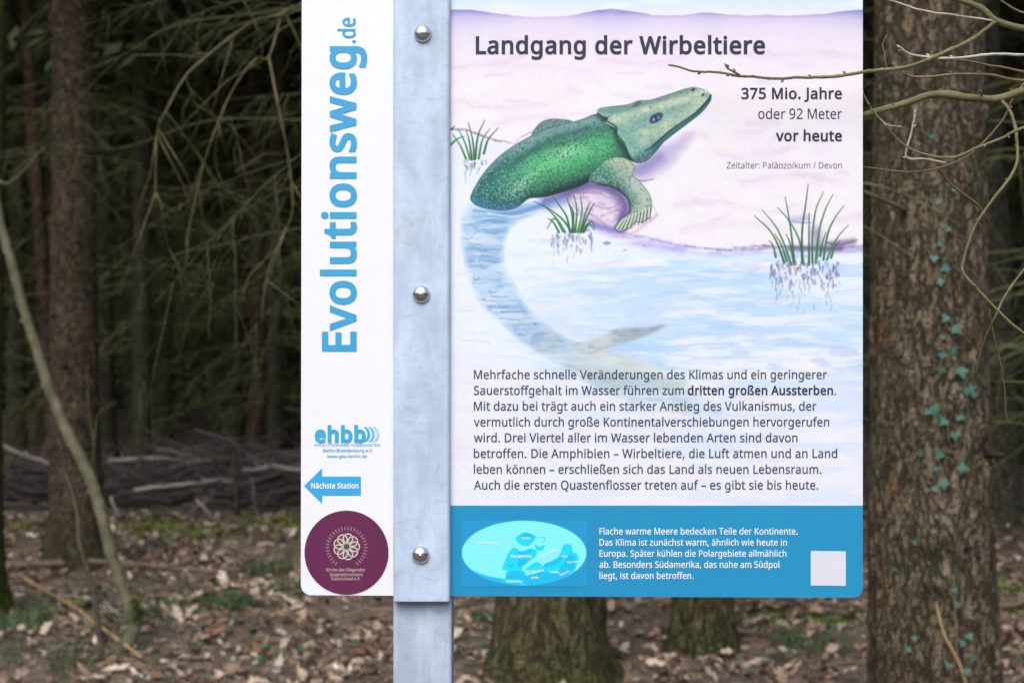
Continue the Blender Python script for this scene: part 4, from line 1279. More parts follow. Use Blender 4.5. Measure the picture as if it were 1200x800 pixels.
    # shadows the painter put under the animal
    g.fill([(738, 205), (745, 192), (762, 184), (778, 172), (800, 160), (812, 158), (800, 176), (788, 192), (770, 204), (752, 212)], (176, 166, 212), 6, 0.6)
    g.glow([(742, 200), (756, 196), (772, 184)], 8, (128, 116, 182), 0.6)
    g.stroke([(742, 210), (752, 212), (766, 210)], 2.2, 0.8, (96, 80, 140), 0.7, 1.0)
    g.fill([(655, 226), (690, 214), (715, 216), (733, 230), (736, 246), (726, 262), (716, 268), (696, 262), (674, 244)], (226, 210, 232), 2, 0.9)
    g.glow([(640, 236), (660, 229), (690, 217), (716, 222), (732, 240), (728, 258)], 7.5, (98, 82, 146), 0.85)
    g.glow([(612, 246), (640, 240), (660, 236)], 6, (140, 170, 222), 0.6)
    g.glow([(690, 262), (712, 268), (730, 272)], 4, (120, 112, 196), 0.7)
    for k_ in range(26):
        x, y = 672 + 5 * (k_ * 7 % 11), 228 + 3.3 * (k_ * 5 % 12)
        if x > 730 or y > 262 or y < 330 - x * 0.15 - 4: continue
        g.glow([(x, y), (x + 7, y + 2 - (k_ % 3))], 1.6, (176, 150, 190) if k_ % 2 else (246, 232, 240), 0.55)
    for p in ([(684, 226), (700, 226), (716, 232)], [(696, 240), (712, 244), (732, 236)], [(704, 254), (718, 248), (730, 246)], [(690, 250), (700, 256), (712, 266)]):
        g.stroke(p, 2.0, 1.0, (140, 118, 164), 0.6, 1.3)
    g.glow([(708, 248), (716, 256)], 5, (246, 230, 238), 0.7)
    g.glow([(720, 276), (740, 274), (770, 252)], 2.2, (214, 190, 214), 0.7)
    g.stroke([(764, 240), (769, 250), (762, 259), (748, 264), (734, 271)], 1.2, 0.8, (206, 178, 190), 0.7, 1)
    tuft_p([[(551, 187), (545, 168), (537, 151)], [(553, 187), (550, 166), (546, 152)], [(556, 187), (554, 165), (549, 144)], [(557, 186), (560, 160), (568, 141)], [(561, 186), (565, 165), (574, 151)], [(567, 180), (572, 164), (584, 150)], [(528, 170), (536, 163), (544, 160)], [(546, 186), (540, 172), (531, 158)], [(529, 152), (533, 148)]], (543, 570, 188, 9), 26, 51)
    # far fin on the back
    sl, a, d = g.fill([(622, 160), (626, 152), (634, 143.5), (645, 139.5), (661, 140), (671, 143), (664, 150), (640, 158)], (92, 132, 128), 0.8)
    cd, cv = cells(X, Y, 3.0, 40)
    fm = g.full(a, sl)
    g.shade(fm * sstep(632, 622, X + (Y - 150)), (44, 74, 84)); g.shade(fm * 0.5 * sstep(0.45, 0.2, cd), (168, 190, 170)); g.shade(fm * 0.35 * sstep(0.5, 0.9, cd), (40, 70, 76))
    # body
    top = np.array([(551.5, 230), (555.5, 221), (566, 204.5), (580.5, 188), (594, 177), (610, 166.5), (625, 158.5), (647, 149), (676, 142), (701, 133.5)])
    bot = np.array([(551, 234), (558, 240.5), (572, 245), (589, 247), (604, 244), (614, 237), (621, 232.5), (637, 231), (657, 226), (680, 218.5), (701, 208), (724, 200), (742, 190)])
    body = [tuple(p) for p in top] + [(718, 143), (724, 152), (731, 166), (741, 186), (724, 199), (701, 207.5), (680, 218.5), (657, 226), (637, 231), (621, 232.5), (614, 237), (604, 244), (589, 247), (572, 245.3), (558, 240.8), (552, 235)]
    sl, a, d = g.mask(body, 0.7)
    bm = g.full(a, sl)
    yt = np.interp(X, np.r_[top[:, 0], 745], np.r_[top[:, 1], 126]); yb = np.interp(X, bot[:, 0], bot[:, 1])
    v = np.clip((Y - yt) / np.maximum(yb - yt, 1), 0, 1)
    keys = np.array([0, 0.08, 0.2, 0.26, 0.34, 0.5, 0.66, 0.82, 0.93, 1.0])
    cols = np.array([(112, 146, 158), (118, 160, 158), (84, 140, 126), (62, 130, 106), (80, 174, 116), (94, 200, 130), (78, 176, 112), (48, 122, 88), (26, 74, 66), (20, 50, 54)], float)
    base = np.stack([np.interp(v, keys, cols[:, i]) for i in range(3)], -1)
    rear = sstep(640, 572, X + 0.15 * (240 - Y))[..., None]
    base = base * (1 - 0.8 * rear) + np.array((36, 92, 102)) * 0.8 * rear
    base = base * (1 - 0.35 * sstep(566, 552, X)[..., None]) + np.array((60, 130, 170)) * 0.35 * sstep(566, 552, X)[..., None]
    fr = (sstep(700, 735, X) * sstep(0.25, 0.6, v))[..., None]
    base = base * (1 - 0.55 * fr) + np.array((30, 84, 72)) * 0.55 * fr
    g.C = g.C * (1 - bm[..., None]) + base * bm[..., None]
    big, bv = cells(X, Y, 3.4, 41)
    g.shade(bm * sstep(0.5, 0.9, cd) * 0.6, (22, 70, 68))
    g.shade(bm * sstep(0.45, 0.7, vnoise(X, Y, 26, 14, 61)) * 0.2, (44, 118, 98))
    g.shade(bm * sstep(0.5, 0.75, vnoise(X, Y, 7, 5, 62)) * 0.3, (34, 100, 84))
    g.shade(bm * sstep(0.2, 0.02, v) * 0.45, (132, 164, 172))
    g.shade(bm * sstep(0.4, 0.1, cd) * cv * 0.5, (160, 222, 178))
    g.shade(bm * sstep(650, 600, X) * sstep(0.5, 0.2, big) * sstep(0.3, 0.7, bv) * 0.65, (120, 188, 190))
    spk = np.exp(-(((X - 664) / 17) ** 2 + ((Y - 179 + 0.35 * (X - 664)) / 7) ** 2)) + 0.9 * np.exp(-(((X - 612) / 20) ** 2 + ((Y - 216 + 0.8 * (X - 612)) / 9) ** 2))
    g.shade(bm * spk * (0.12 + 0.62 * sstep(0.5, 0.15, cd)), (222, 238, 228))
    g.glow([(598, 196), (622, 178), (650, 162), (690, 150)], 3.5, (38, 96, 92), 0.55, bm)
    g.glow([(556, 236), (580, 245), (604, 243)], 5, (70, 140, 196), 0.5, bm)
    g.glow([(620, 238), (656, 224), (690, 211)], 4, (16, 44, 52), 0.7, bm)
    g.stroke([(552, 232), (556, 221), (566, 204.5), (580.5, 188), (599, 173), (625, 158.5), (647, 149), (676, 142), (701, 134)], 1.3, 1, (52, 92, 104), 0.6, 0.7)
    g.stroke([(556, 247), (590, 250), (612, 248), (640, 238), (652, 232)], 3.0, 4.0, (90, 140, 200), 0.6, 1.6)
    g.stroke([(572, 250), (600, 254), (620, 250), (634, 247)], 1.2, 1, (244, 250, 255), 0.8, 0.8)
    # head
    head = [(699.6, 129.4), (705, 126.4), (717.5, 125), (735, 123), (749, 118.2), (762, 117.5), (786, 110), (800, 105), (811, 102.6), (820.6, 103.6), (830, 107.6), (833.8, 112), (831.6, 119.5), (822, 131.5), (808, 143), (792, 155), (778, 166), (770, 176), (759, 187.5), (749, 191), (741, 188.5), (737, 181), (732, 171.5), (730, 168), (725, 163), (722.6, 156), (722.3, 150.5), (708.5, 144), (715.4, 138), (707.9, 137), (701, 133)]
    sl, a, d = g.mask(head, 0.6, False)
    hm = g.full(a, sl)
    g.glow([(703, 134), (712, 142), (722, 152), (726, 165), (734, 176), (741, 189)], 5, (18, 52, 52), 0.85, bm)
    g.shade(hm, (150, 190, 174))
    g.glow([(716, 128), (740, 126), (765, 120), (795, 110), (812, 105)], 4.6, (98, 132, 134), 0.9, hm)
    g.glow([(718, 142), (745, 133), (775, 124), (805, 114), (824, 108)], 5.5, (216, 226, 190), 0.9, hm)
    g.glow([(740, 150), (756, 140), (790, 128)], 5, (124, 168, 160), 0.6, hm)
    g.glow([(756, 160), (775, 150), (800, 136), (824, 118)], 6.5, (208, 218, 184), 0.8, hm)
    g.glow([(730, 155), (742, 170), (752, 180)], 7, (110, 172, 156), 0.7, hm)
    g.glow([(744, 189), (757, 184), (770, 172)], 6.5, (34, 96, 92), 0.9, hm)
    g.glow([(700, 130), (716, 130), (736, 127)], 3, (110, 146, 142), 0.7, hm)
    g.shade(hm * sstep(0.42, 0.66, vnoise(X, Y, 12, 7, 63)) * 0.32, (118, 160, 150)); g.shade(hm * sstep(0.52, 0.72, vnoise(X, Y, 4, 3, 64)) * 0.22, (90, 132, 126)); g.shade(hm * sstep(0.55, 0.95, cd) * 0.3, (70, 112, 110)); g.shade(hm * sstep(0.35, 0.1, cd) * cv * 0.35, (226, 236, 206))
    g.shade(hm * sstep(0.5, 0.2, big) * sstep(0.55, 0.8, bv) * sstep(165, 182, Y) * 0.5, (150, 210, 190))
    g.fill([(740, 126), (744, 121), (749, 118.5), (752, 121), (746, 125)], (60, 88, 90), 1.2, 0.7)
    g.stroke([(709, 141), (722, 149), (723, 158), (731, 168), (737, 182), (742, 189)], 1.6, 2.2, (18, 50, 52), 0.85, 0.7)
    g.stroke([(700, 132.5), (708, 137.5), (715, 137)], 1.4, 1, (34, 64, 66), 0.8, 0.6)
    jaw = [(834, 111), (832.5, 119), (822, 132), (806, 144.5), (790, 156.5), (777, 167), (768, 177), (764, 173), (776, 161), (795, 147), (812, 134), (826, 120)]
    g.fill(jaw, (48, 108, 112), 0.6, 0.95)
    g.stroke([(833, 112), (829, 118), (818, 130), (803, 141), (786, 152.5), (774, 163), (764, 172), (756, 177)], 1.9, 1.3, (16, 36, 44), 0.95, 0.55)
    g.stroke([(833, 117), (822, 131.5), (806, 144.5), (790, 156.5), (777, 167), (766, 180), (755, 189.5), (744, 190.5)], 1.0, 1.2, (28, 62, 76), 0.8, 0.6)
    g.stroke([(818, 129), (803, 141), (788, 152)], 0.9, 0.6, (110, 180, 176), 0.5, 0.5)
    g.stroke([(702, 127.5), (717, 125), (735, 123), (749, 118), (763, 117.3), (786, 110), (811, 102.8), (826, 105.5)], 1.0, 0.8, (70, 104, 104), 0.6, 0.6)
    ey = [(761, 142), (763, 136.5), (769, 133), (775, 132.5), (776.8, 135.5), (774, 140.5), (768, 144.3), (763, 144.8)]
    g.fill(ey, (34, 70, 76), 0.7, 0.95)
    g.fill([(763.5, 142), (766, 137.5), (771, 135), (774, 136), (772, 140), (767, 143.5)], (92, 92, 150), 0.6, 0.95)
    g.stroke([(768.2, 136.5), (769.2, 142)], 1.8, 1.6, (26, 22, 48), 0.95, 0.4, False)
    g.fill([(765, 140.5), (766, 139.2), (767.2, 140), (766, 141.6)], (206, 200, 236), 0.4, 0.9); g.fill([(771, 138.2), (772, 137.2), (772.8, 138), (771.6, 139)], (206, 200, 236), 0.4, 0.8)
    for nx_, ny_, ax in ((812.3, 105.4, 2.6), (823.7, 111.4, 1.8)):
        g.fill([(nx_ - ax, ny_ + 0.8), (nx_, ny_ - 1.6), (nx_ + ax, ny_ - 0.8), (nx_, ny_ + 1.9)], (34, 34, 52), 0.5, 0.9)
    # front leg
    leg = [(690, 213), (693, 205), (703, 194), (714, 186.5), (728, 185), (738.5, 189), (743, 196), (741, 205), (749, 212.5), (758, 223), (763, 234.5), (763, 247), (761, 255), (754, 259.5), (743, 260.5), (739, 266), (732, 270), (725.5, 272), (720.5, 266.5), (725.5, 259), (735, 251), (738, 244), (735.5, 233.5), (727, 225), (714.5, 218.5), (701, 216)]
    sl, a, d = g.mask(leg, 0.7)
    lm = g.full(a, sl)
    g.shade(lm, (146, 176, 160))
    g.glow([(690, 208), (703, 204), (716, 212), (728, 222), (737, 236)], 8, (58, 108, 106), 0.85, lm)
    g.glow([(703, 196), (712, 200)], 9, (62, 148, 108), 0.7, lm)
    g.glow([(718, 189), (735, 190), (740, 200)], 5, (196, 200, 160), 0.7, lm)
    g.glow([(744, 214), (755, 230), (756, 246)], 7, (190, 206, 188), 0.8, lm)
    g.shade(lm * sstep(0.5, 0.9, big) * 0.42, (66, 104, 106)); g.shade(lm * sstep(0.4, 0.15, big) * 0.5, (204, 216, 190))
    g.glow([(690, 214), (714, 218.5), (728, 226), (736, 238), (737, 248)], 2.6, (30, 58, 66), 0.8, lm)
    g.stroke([(701, 216), (714.5, 218.5), (727, 225), (735.5, 233.5), (738, 244), (735, 251), (725.5, 259), (720.5, 266.5)], 1.6, 1.2, (34, 40, 70), 0.8, 0.8)
    g.stroke([(738, 189), (743.5, 196), (741, 205), (749, 212.5), (758, 223), (763.5, 235), (763, 248)], 0.9, 0.8, (86, 112, 108), 0.7, 0.6)
    for k in range(9):                                   # fin rays of the paddle
        t = k / 8
        p0 = np.array((730, 257)) * (1 - t) + np.array((761, 243)) * t; p1 = np.array((722.5, 268.5)) * (1 - t) + np.array((760, 255.5)) * t
        p1 = p1 + np.array((0.6, 2.6)) * math.sin(t * 3.1)
        if k == 4: p1 = p1 + np.array((0, -2.0))
        g.stroke([tuple(p0), tuple(p1)], 2.1, 2.0, (214, 224, 208), 0.9, 0.5, False)
        off = np.array((1.7, 0.9)); g.stroke([tuple(p0 + off), tuple(p1 + off)], 1.2, 1.1, (48, 66, 66), 0.85, 0.45, False)
    g.stroke([(721, 268), (726, 272), (739, 266.5), (744, 260.5), (754, 260), (761, 255)], 1.1, 1, (60, 66, 80), 0.8, 0.6)
    tuft_p([[(670, 272), (660, 258), (645, 246), (626, 236)], [(662, 272), (652, 256), (637, 240)], [(668, 272), (664, 254), (655, 240), (648, 230)], [(672, 272), (670, 250), (664, 232)], [(674, 272), (676, 246), (672, 227)], [(677, 272), (682, 248), (680, 230)], [(680, 272), (686, 250), (692, 236)], [(681, 272), (688, 254), (696, 238)], [(671, 271), (672, 250), (668, 240)], [(682, 271), (690, 262), (696, 270)], [(660, 271), (650, 256), (641, 268)], [(655, 272), (648, 260), (642, 256)], [(684, 272), (690, 262), (694, 260), (697, 268)]], (645, 694, 273, 12), 60, 52)
    # right hand tuft
    g.glow([(930, 258), (945, 256)], 5, (186, 180, 220), 0.7); g.glow([(956, 272), (958, 282), (960, 290)], 7, (158, 142, 184), 0.75)
    g.glow([(975, 286), (1000, 283)], 4, (140, 112, 156), 0.8); g.stroke([(968, 284), (985, 287), (1004, 281)], 2.2, 0.8, (112, 86, 132), 0.8, 0.9)
    g.stroke([(924, 259), (940, 261), (952, 261)], 1.4, 0.7, (140, 126, 170), 0.7, 0.8); g.glow([(925, 291), (985, 291)], 3.5, (100, 80, 130), 0.7)
    tuft_p([[(919, 308), (912, 288), (902, 270), (884, 253)], [(927, 310), (918, 284), (908, 264), (893, 246)], [(931, 310), (928, 280), (924, 252), (920, 231)], [(942, 310), (936, 280), (924, 258), (911, 243)], [(940, 308), (940, 270), (944, 240), (947, 216)], [(952, 308), (952, 276), (956, 246), (965, 225)], [(957, 302), (960, 270), (967, 246), (976, 228)], [(965, 304), (970, 274), (978, 256), (989, 241)], [(969, 304), (976, 288), (983, 276), (994, 264)], [(909, 301), (906, 288), (901, 282)], [(922, 306), (916, 288), (908, 274)], [(930, 306), (926, 286), (921, 274)], [(961, 300), (964, 284), (968, 272)], [(974, 302), (978, 290), (984, 282)], [(948, 310), (948, 280), (948, 250)], [(956, 308), (957, 290), (959, 276)]], (903, 984, 306, 25), 170, 53)
    g.C = np.clip(g.C + (nf[..., None] - 0.5) * 7 * sstep(24, 40, Y)[..., None], 0, 255)
    return g


def paint_map():
    g = Paint(540.5, 688, 609, 687, 0.5)
    X, Y = g.X, g.Y
    g.C[:] = (38, 158, 213)
    e = np.hypot((X - 614.2) / 73, (Y - 647.3) / 37.6)
    em = np.clip((1 - e) * 40 + 0.5, 0, 1)
    g.shade(em, (138, 250, 254))

    def land(z, col, soft=0.5):
        pts = [(530 + x / 7.06, 600 + y / 7.06) for x, y in z]
        sl, a, d = g.mask(pts, soft, True); g.shade(g.full(a, sl) * em, col)
    A, B = (30, 226, 250), (26, 200, 246)
    land([(150, 470), (280, 520), (440, 545), (450, 490), (560, 470), (620, 490), (760, 440), (880, 360), (920, 270), (980, 268), (1000, 330), (1030, 340), (1045, 400), (1015, 470), (960, 620), (500, 640), (300, 600)], A)
    land([(445, 500), (540, 480), (640, 520), (740, 490), (800, 500), (880, 490), (900, 440), (1000, 420), (1010, 460), (900, 560), (760, 590), (640, 610), (560, 560), (450, 550)], B)
    land([(770, 420), (870, 380), (910, 350), (890, 410), (800, 450), (750, 450)], B); land([(960, 350), (1010, 360), (1020, 400), (930, 450), (930, 400)], B)
    land([(150, 470), (280, 525), (400, 545), (420, 570), (560, 590), (420, 610), (250, 560)], B)
    land([(410, 470), (450, 370), (490, 300), (530, 295), (560, 320), (650, 300), (700, 320), (690, 360), (640, 400), (590, 440), (560, 480), (470, 480)], A)
    land([(540, 390), (610, 380), (640, 390), (590, 430), (550, 450)], B); land([(540, 300), (570, 330), (620, 320), (640, 300), (650, 330), (600, 350), (550, 340)], B); land([(470, 400), (480, 440), (510, 420), (500, 450), (470, 450)], B)
    land([(520, 215), (560, 180), (610, 165), (680, 190), (690, 210), (640, 270), (590, 275), (545, 250)], A); land([(560, 190), (610, 168), (670, 190), (640, 220), (590, 210)], B)
    land([(680, 260), (720, 285), (765, 270), (745, 310), (700, 310)], A); land([(590, 480), (640, 440), (700, 410), (740, 440), (680, 470)], A); land([(690, 200), (720, 205), (760, 200), (770, 240), (740, 250), (756, 215), (700, 215)], (90, 240, 254))
    return g


# ------------------------------------------------------------------ the sign: lettering
GLYPHS = {
' ':(208,[]),
')':(240,['209,220 205,156 196,94 180,34 158,-24 128,-77 91,-127 25,-127 59,-75 87,-20 108,38 124,98 134,159 137,221 134,283 124,346 108,406 87,465 59,521 24,573 91,573 128,522 158,468 180,409 196,348 205,285']),
',':(215,['154,84 136,23 111,-42 85,-103 33,-103 49,-38 63,31 73,93 148,93']),
'-':(258,['32,184 32,246 226,246 226,184']),
'.':(215,['58,43 61,69 72,85 88,94 107,97 126,94 142,85 153,69 157,43 153,18 142,2 126,-8 107,-11 88,-8 72,2 61,18']),
'/':(298,['290,573 77,0 8,0 221,573']),
'2':(458,['417,0 38,0 38,59 188,210 261,287 306,353 318,387 322,424 315,466 294,496 261,514 221,520 181,517 147,506 83,466 45,513 94,548 153,572 221,581 270,576 313,562 347,540 372,510 388,472 394,428 389,385 375,344 353,305 324,267 247,185 128,67 128,64 417,64']),
'3':(458,['395,439 392,403 381,372 363,347 340,326 310,311 277,302 277,298 337,283 379,255 405,214 413,163 407,116 390,74 360,40 318,14 263,-3 193,-8 110,-1 36,23 36,89 114,61 194,51 260,59 305,81 331,117 339,164 335,197 320,223 297,242 265,255 226,263 179,265 123,265 123,326 180,326 223,329 259,339 286,356 307,377 319,404 323,434 316,471 295,498 262,516 219,521 164,515 117,498 75,473 39,521 73,544 115,563 163,576 218,581 296,571 352,540 384,495']),
'5':(458,['221,351 275,346 322,331 361,307 389,274 407,232 413,183 407,128 387,81 356,43 314,15 261,-2 199,-8 116,0 51,23 51,90 121,62 200,52 239,55 274,65 302,82 323,106 336,137 341,176 332,225 306,262 262,284 197,292 146,288 99,280 64,302 86,573 373,573 373,508 146,508 132,342 169,348']),
'7':(458,['109,0 344,508 35,508 35,573 419,573 419,518 187,0']),
'9':(458,['417,328 410,231 387,139 366,99 340,63 306,33 265,11 214,-3 154,-8 117,-6 82,0 82,60 115,53 152,50 204,54 245,68 278,90 303,118 322,153 334,192 346,281 341,281 310,247 266,223 204,214 158,219 118,235 85,260 61,294 45,336 40,387 46,443 63,491 90,529 127,557 171,575 223,581 262,577 299,565 332,545 361,518 384,483 402,439 413,388','223,521 178,513 142,488 118,447 110,388 117,339 137,301 171,277 220,269 256,273 286,285 311,303 330,325 342,349 346,374 338,426 315,474 277,508 252,518']),
':':(215,['58,43 61,69 72,85 88,94 107,97 126,94 142,85 153,69 157,43 153,18 142,2 126,-8 107,-11 88,-8 72,2 61,18','58,387 61,412 72,429 88,438 107,441 126,438 142,429 153,412 157,387 153,362 142,345 126,335 107,332 88,335 72,345 61,362']),
'A':(512,['437,0 368,177 141,177 73,0 0,0 224,575 289,575 512,0','282,415 274,438 263,473 255,500 247,468 238,438 230,415 165,241 346,241']),
'B':(521,['241,573 336,565 404,541 434,515 453,478 459,431 456,399 446,371 431,347 409,328 382,313 350,304 350,300 415,279 441,261 461,236 474,203 478,163 472,115 454,74 425,42 385,19 337,5 279,0 78,0 78,573','256,329 318,335 357,352 377,382 384,423 376,463 351,490 308,506 245,511 150,511 150,329','150,269 150,61 265,61 330,68 371,91 394,125 401,168 398,197 388,221 370,241 344,256 307,266 260,269']),
'D':(585,['536,292 528,203 501,131 457,74 399,33 325,8 237,0 78,0 78,573 254,573 335,565 404,540 460,501 502,446 528,377','460,289 454,359 435,415 404,457 361,487 308,505 244,511 150,511 150,62 228,62 299,68 357,87 402,119 434,164 454,220']),
'E':(446,['398,0 78,0 78,573 398,573 398,509 150,509 150,330 383,330 383,268 150,268 150,63 398,63']),
'F':(416,['150,0 78,0 78,573 398,573 398,509 150,509 150,306 383,306 383,243 150,243']),
'G':(583,['326,302 524,302 524,22 431,-1 323,-8 241,1 173,28 120,71 81,130 57,202 49,286 58,370 84,442 127,500 186,544 259,571 346,581 437,572 516,547 489,484 421,508 342,517 278,510 225,489 181,455 150,409 131,353 124,286 130,222 146,166 175,119 216,84 270,62 340,55 404,59 452,68 452,238 326,238']),
'H':(594,['516,0 443,0 443,267 150,267 150,0 78,0 78,573 150,573 150,330 443,330 443,573 516,573']),
'I':(272,['239,0 32,0 32,42 99,57 99,515 32,531 32,573 239,573 239,531 172,515 172,57 239,42']),
'J':(219,['-3,-152 -37,-150 -63,-142 -63,-81 -35,-87 -5,-89 33,-81 50,-70 63,-53 71,-29 74,3 74,573 146,573 146,9 141,-42 128,-82 105,-113 75,-135 39,-148']),
'K':(496,['496,0 411,0 209,273 150,222 150,0 78,0 78,573 150,573 150,290 199,345 249,399 403,573 488,573 261,323']),
'L':(420,['78,0 78,573 150,573 150,64 400,64 400,0']),
'M':(727,['330,0 142,502 139,502 142,461 144,407 144,347 144,0 78,0 78,573 184,573 361,103 364,103 544,573 650,573 650,0 578,0 578,352 579,408 581,460 584,501 581,501 390,0']),
'N':(609,['532,0 447,0 141,476 138,476 141,432 143,378 144,320 144,0 78,0 78,573 161,573 467,99 470,99 468,137 466,193 464,249 464,573 532,573']),
'O':(626,['577,287 573,224 561,166 540,116 510,73 473,38 428,13 375,-3 314,-8 251,-3 196,13 151,39 114,73 85,116 65,167 53,224 49,288 56,370 78,442 114,500 166,545 232,572 314,581 393,572 459,545 510,501 547,442 570,370','125,287 130,220 145,163 171,117 207,83 255,62 314,55 373,62 420,83 456,117 481,163 496,220 501,287 490,384 456,457 421,491 373,511 314,518 255,511 207,490 171,457 145,411 130,354']),
'P':(485,['229,573 326,562 393,528 421,495 439,454 444,404 433,336 417,306 395,278 364,255 324,238 275,227 216,223 150,223 150,0 78,0 78,573','223,511 150,511 150,285 208,285 258,288 298,296 330,311 352,334 365,363 370,401 361,449 334,484 289,504']),
'Q':(626,['577,287 573,221 559,160 535,108 503,64 461,30 411,6 548,-136 444,-136 334,-7 324,-8 314,-8 251,-3 196,13 151,39 114,73 85,116 65,167 53,224 49,288 56,370 78,442 114,500 166,545 232,572 314,581 393,572 459,545 510,501 547,442 570,370','125,287 130,220 145,163 171,117 207,83 255,62 314,55 373,62 420,83 456,117 481,163 496,220 501,287 490,384 456,457 421,491 373,511 314,518 255,511 207,490 171,457 145,411 130,354']),
'R':(498,['236,573 301,568 353,555 393,532 422,500 439,460 444,410 440,368 427,334 408,306 385,285 330,257 487,0 403,0 264,237 150,237 150,0 78,0 78,573','232,510 150,510 150,298 236,298 296,304 338,325 362,359 370,407 366,440 355,467 336,486 310,500 275,507']),
'S':(440,['403,153 396,106 378,66 348,35 307,11 257,-3 198,-8 137,-5 83,4 41,19 41,88 113,65 201,55 240,57 273,66 298,79 316,98 327,120 330,147 327,173 318,194 302,213 277,230 196,265 131,294 85,330 57,375 48,435 54,477 71,513 99,542 136,563 180,576 231,581 318,572 389,549 366,487 302,508 229,517 196,515 169,507 148,494 133,478 124,457 121,434 124,407 133,386 149,367 172,351 246,318 332,279 362,255 385,228 398,194']),
'T':(446,['259,0 187,0 187,509 8,509 8,573 437,573 437,509 259,509']),
'U':(586,['513,202 507,146 489,95 459,52 416,20 360,-1 290,-8 225,-2 171,18 128,50 97,93 78,144 72,204 72,573 144,573 144,201 154,139 182,93 228,64 294,55 342,59 379,73 407,96 427,126 438,161 442,202 442,573 513,573']),
'V':(481,['481,573 277,0 204,0 0,573 75,573 204,205 220,160 231,119 241,80 250,119 262,161 277,207 405,573']),
'W':(745,['735,573 583,0 510,0 399,375 389,410 380,443 373,471 370,488 367,471 361,443 352,409 342,373 234,0 161,0 10,573 85,573 174,223 183,186 190,151 196,118 201,87 206,119 213,154 222,191 232,227 333,573 407,573 512,225 523,187 532,151 538,117 544,87 550,129 560,175 572,224 660,573']),
'Z':(458,['427,0 30,0 30,55 332,508 40,508 40,573 419,573 419,518 118,64 427,64']),
'a':(450,['231,437 299,428 347,403 376,358 385,293 385,0 334,0 320,61 317,61 279,22 234,-1 172,-8 136,-5 103,6 75,23 55,48 41,80 37,119 50,176 87,219 152,245 243,257 316,259 316,285 310,330 293,359 265,375 227,380 163,370 106,347 84,400 151,426','252,208 184,200 141,182 118,155 110,119 115,87 132,66 157,53 188,49 238,56 279,79 306,117 315,172 315,210']),
'b':(493,['139,461 138,410 135,373 139,373 161,398 189,419 226,432 272,437 322,431 365,412 401,381 428,338 444,283 449,215 444,147 427,91 400,48 365,17 322,-2 272,-8 226,-3 189,10 161,31 139,55 133,55 119,0 68,0 68,609 139,609','260,379 219,374 188,361 165,339 150,308 142,268 139,217 139,214 145,144 165,93 202,61 261,51 312,61 348,93 369,145 376,216 369,287 348,338 311,368']),
'c':(385,['241,-8 187,-2 139,15 99,45 69,87 50,143 44,213 51,284 71,342 102,385 142,415 191,432 245,438 309,431 358,415 337,356 292,370 244,376 204,371 172,358 148,335 131,303 120,263 117,213 120,166 131,126 148,94 172,71 202,58 240,53 302,60 351,78 351,15 304,-2']),
'd':(493,['221,-8 171,-2 128,17 92,48 65,91 49,146 44,214 49,282 66,338 93,381 128,413 171,432 221,438 280,429 323,407 354,374 359,374 356,405 354,438 354,609 425,609 425,0 368,0 358,58 354,58 323,24 279,1','232,51 290,60 328,88 348,135 355,200 355,213 349,284 329,336 291,369 231,379 181,368 146,334 124,281 117,213 124,144 146,93 181,61']),
'e':(452,['234,438 286,432 329,414 364,385 390,346 406,299 411,244 411,201 117,201 127,137 154,90 197,62 254,52 327,60 392,82 392,20 327,-1 251,-8 194,-2 143,17 101,48 70,91 51,146 44,212 50,277 68,333 96,378 134,411 181,431','233,380 188,372 154,348 130,309 119,257 338,257 335,292 326,322 312,346 292,364 266,376']),
'f':(276,['266,375 158,375 158,0 87,0 87,375 12,375 12,408 87,432 87,457 92,507 104,547 124,577 152,597 186,609 227,613 274,609 310,599 292,544 262,552 228,556 197,550 175,532 162,502 158,458 158,430 266,430']),
'g':(493,['221,438 261,434 297,422 329,402 355,373 359,373 369,430 425,430 425,-7 420,-63 404,-109 378,-146 341,-172 293,-187 233,-192 147,-186 78,-165 78,-100 149,-125 237,-134 286,-126 324,-101 347,-63 355,-13 355,4 356,32 358,57 354,57 329,28 299,8 263,-4 221,-8 170,-2 126,18 91,51 56,121 44,214 56,306 91,377 126,411 169,431','230,379 197,374 169,359 147,336 130,303 120,262 117,213 124,143 146,92 182,60 232,50 288,58 309,69 326,85 349,131 356,197 356,214 353,267 343,309 326,340 302,362 270,374']),
'h':(495,['139,431 138,399 135,370 140,370 174,407 221,429 273,437 321,433 360,421 391,400 413,370 426,330 431,280 431,0 361,0 361,275 355,321 338,353 308,372 265,379 222,374 189,360 166,338 150,308 142,269 139,222 139,0 68,0 68,609 139,609']),
'i':(207,['139,430 139,0 68,0 68,430','104,591 133,580 142,566 145,546 142,526 133,512 104,501 88,504 75,512 66,526 63,546 66,566 75,580 88,588']),
'k':(428,['138,291 137,257 135,221 138,221 152,240 172,264 189,285 326,430 409,430 235,246 421,0 336,0 187,200 138,158 138,0 68,0 68,609 138,609']),
'l':(207,['139,0 68,0 68,609 139,609']),
'm':(749,['540,438 603,429 649,401 676,352 685,280 685,0 615,0 615,277 610,321 594,353 567,372 528,379 474,369 438,342 418,298 411,237 411,0 342,0 342,277 332,333 320,353 303,367 281,376 253,379 215,374 185,360 164,338 150,308 141,269 139,223 139,0 68,0 68,430 125,430 136,371 140,371 173,409 217,431 266,438 312,433 349,420 378,398 398,366 402,366 427,398 461,420 499,433']),
'n':(495,['275,438 343,429 391,401 421,352 431,280 431,0 361,0 361,275 355,321 338,353 308,372 265,379 204,368 166,338 146,289 139,223 139,0 68,0 68,430 125,430 136,371 140,371 175,409 222,431']),
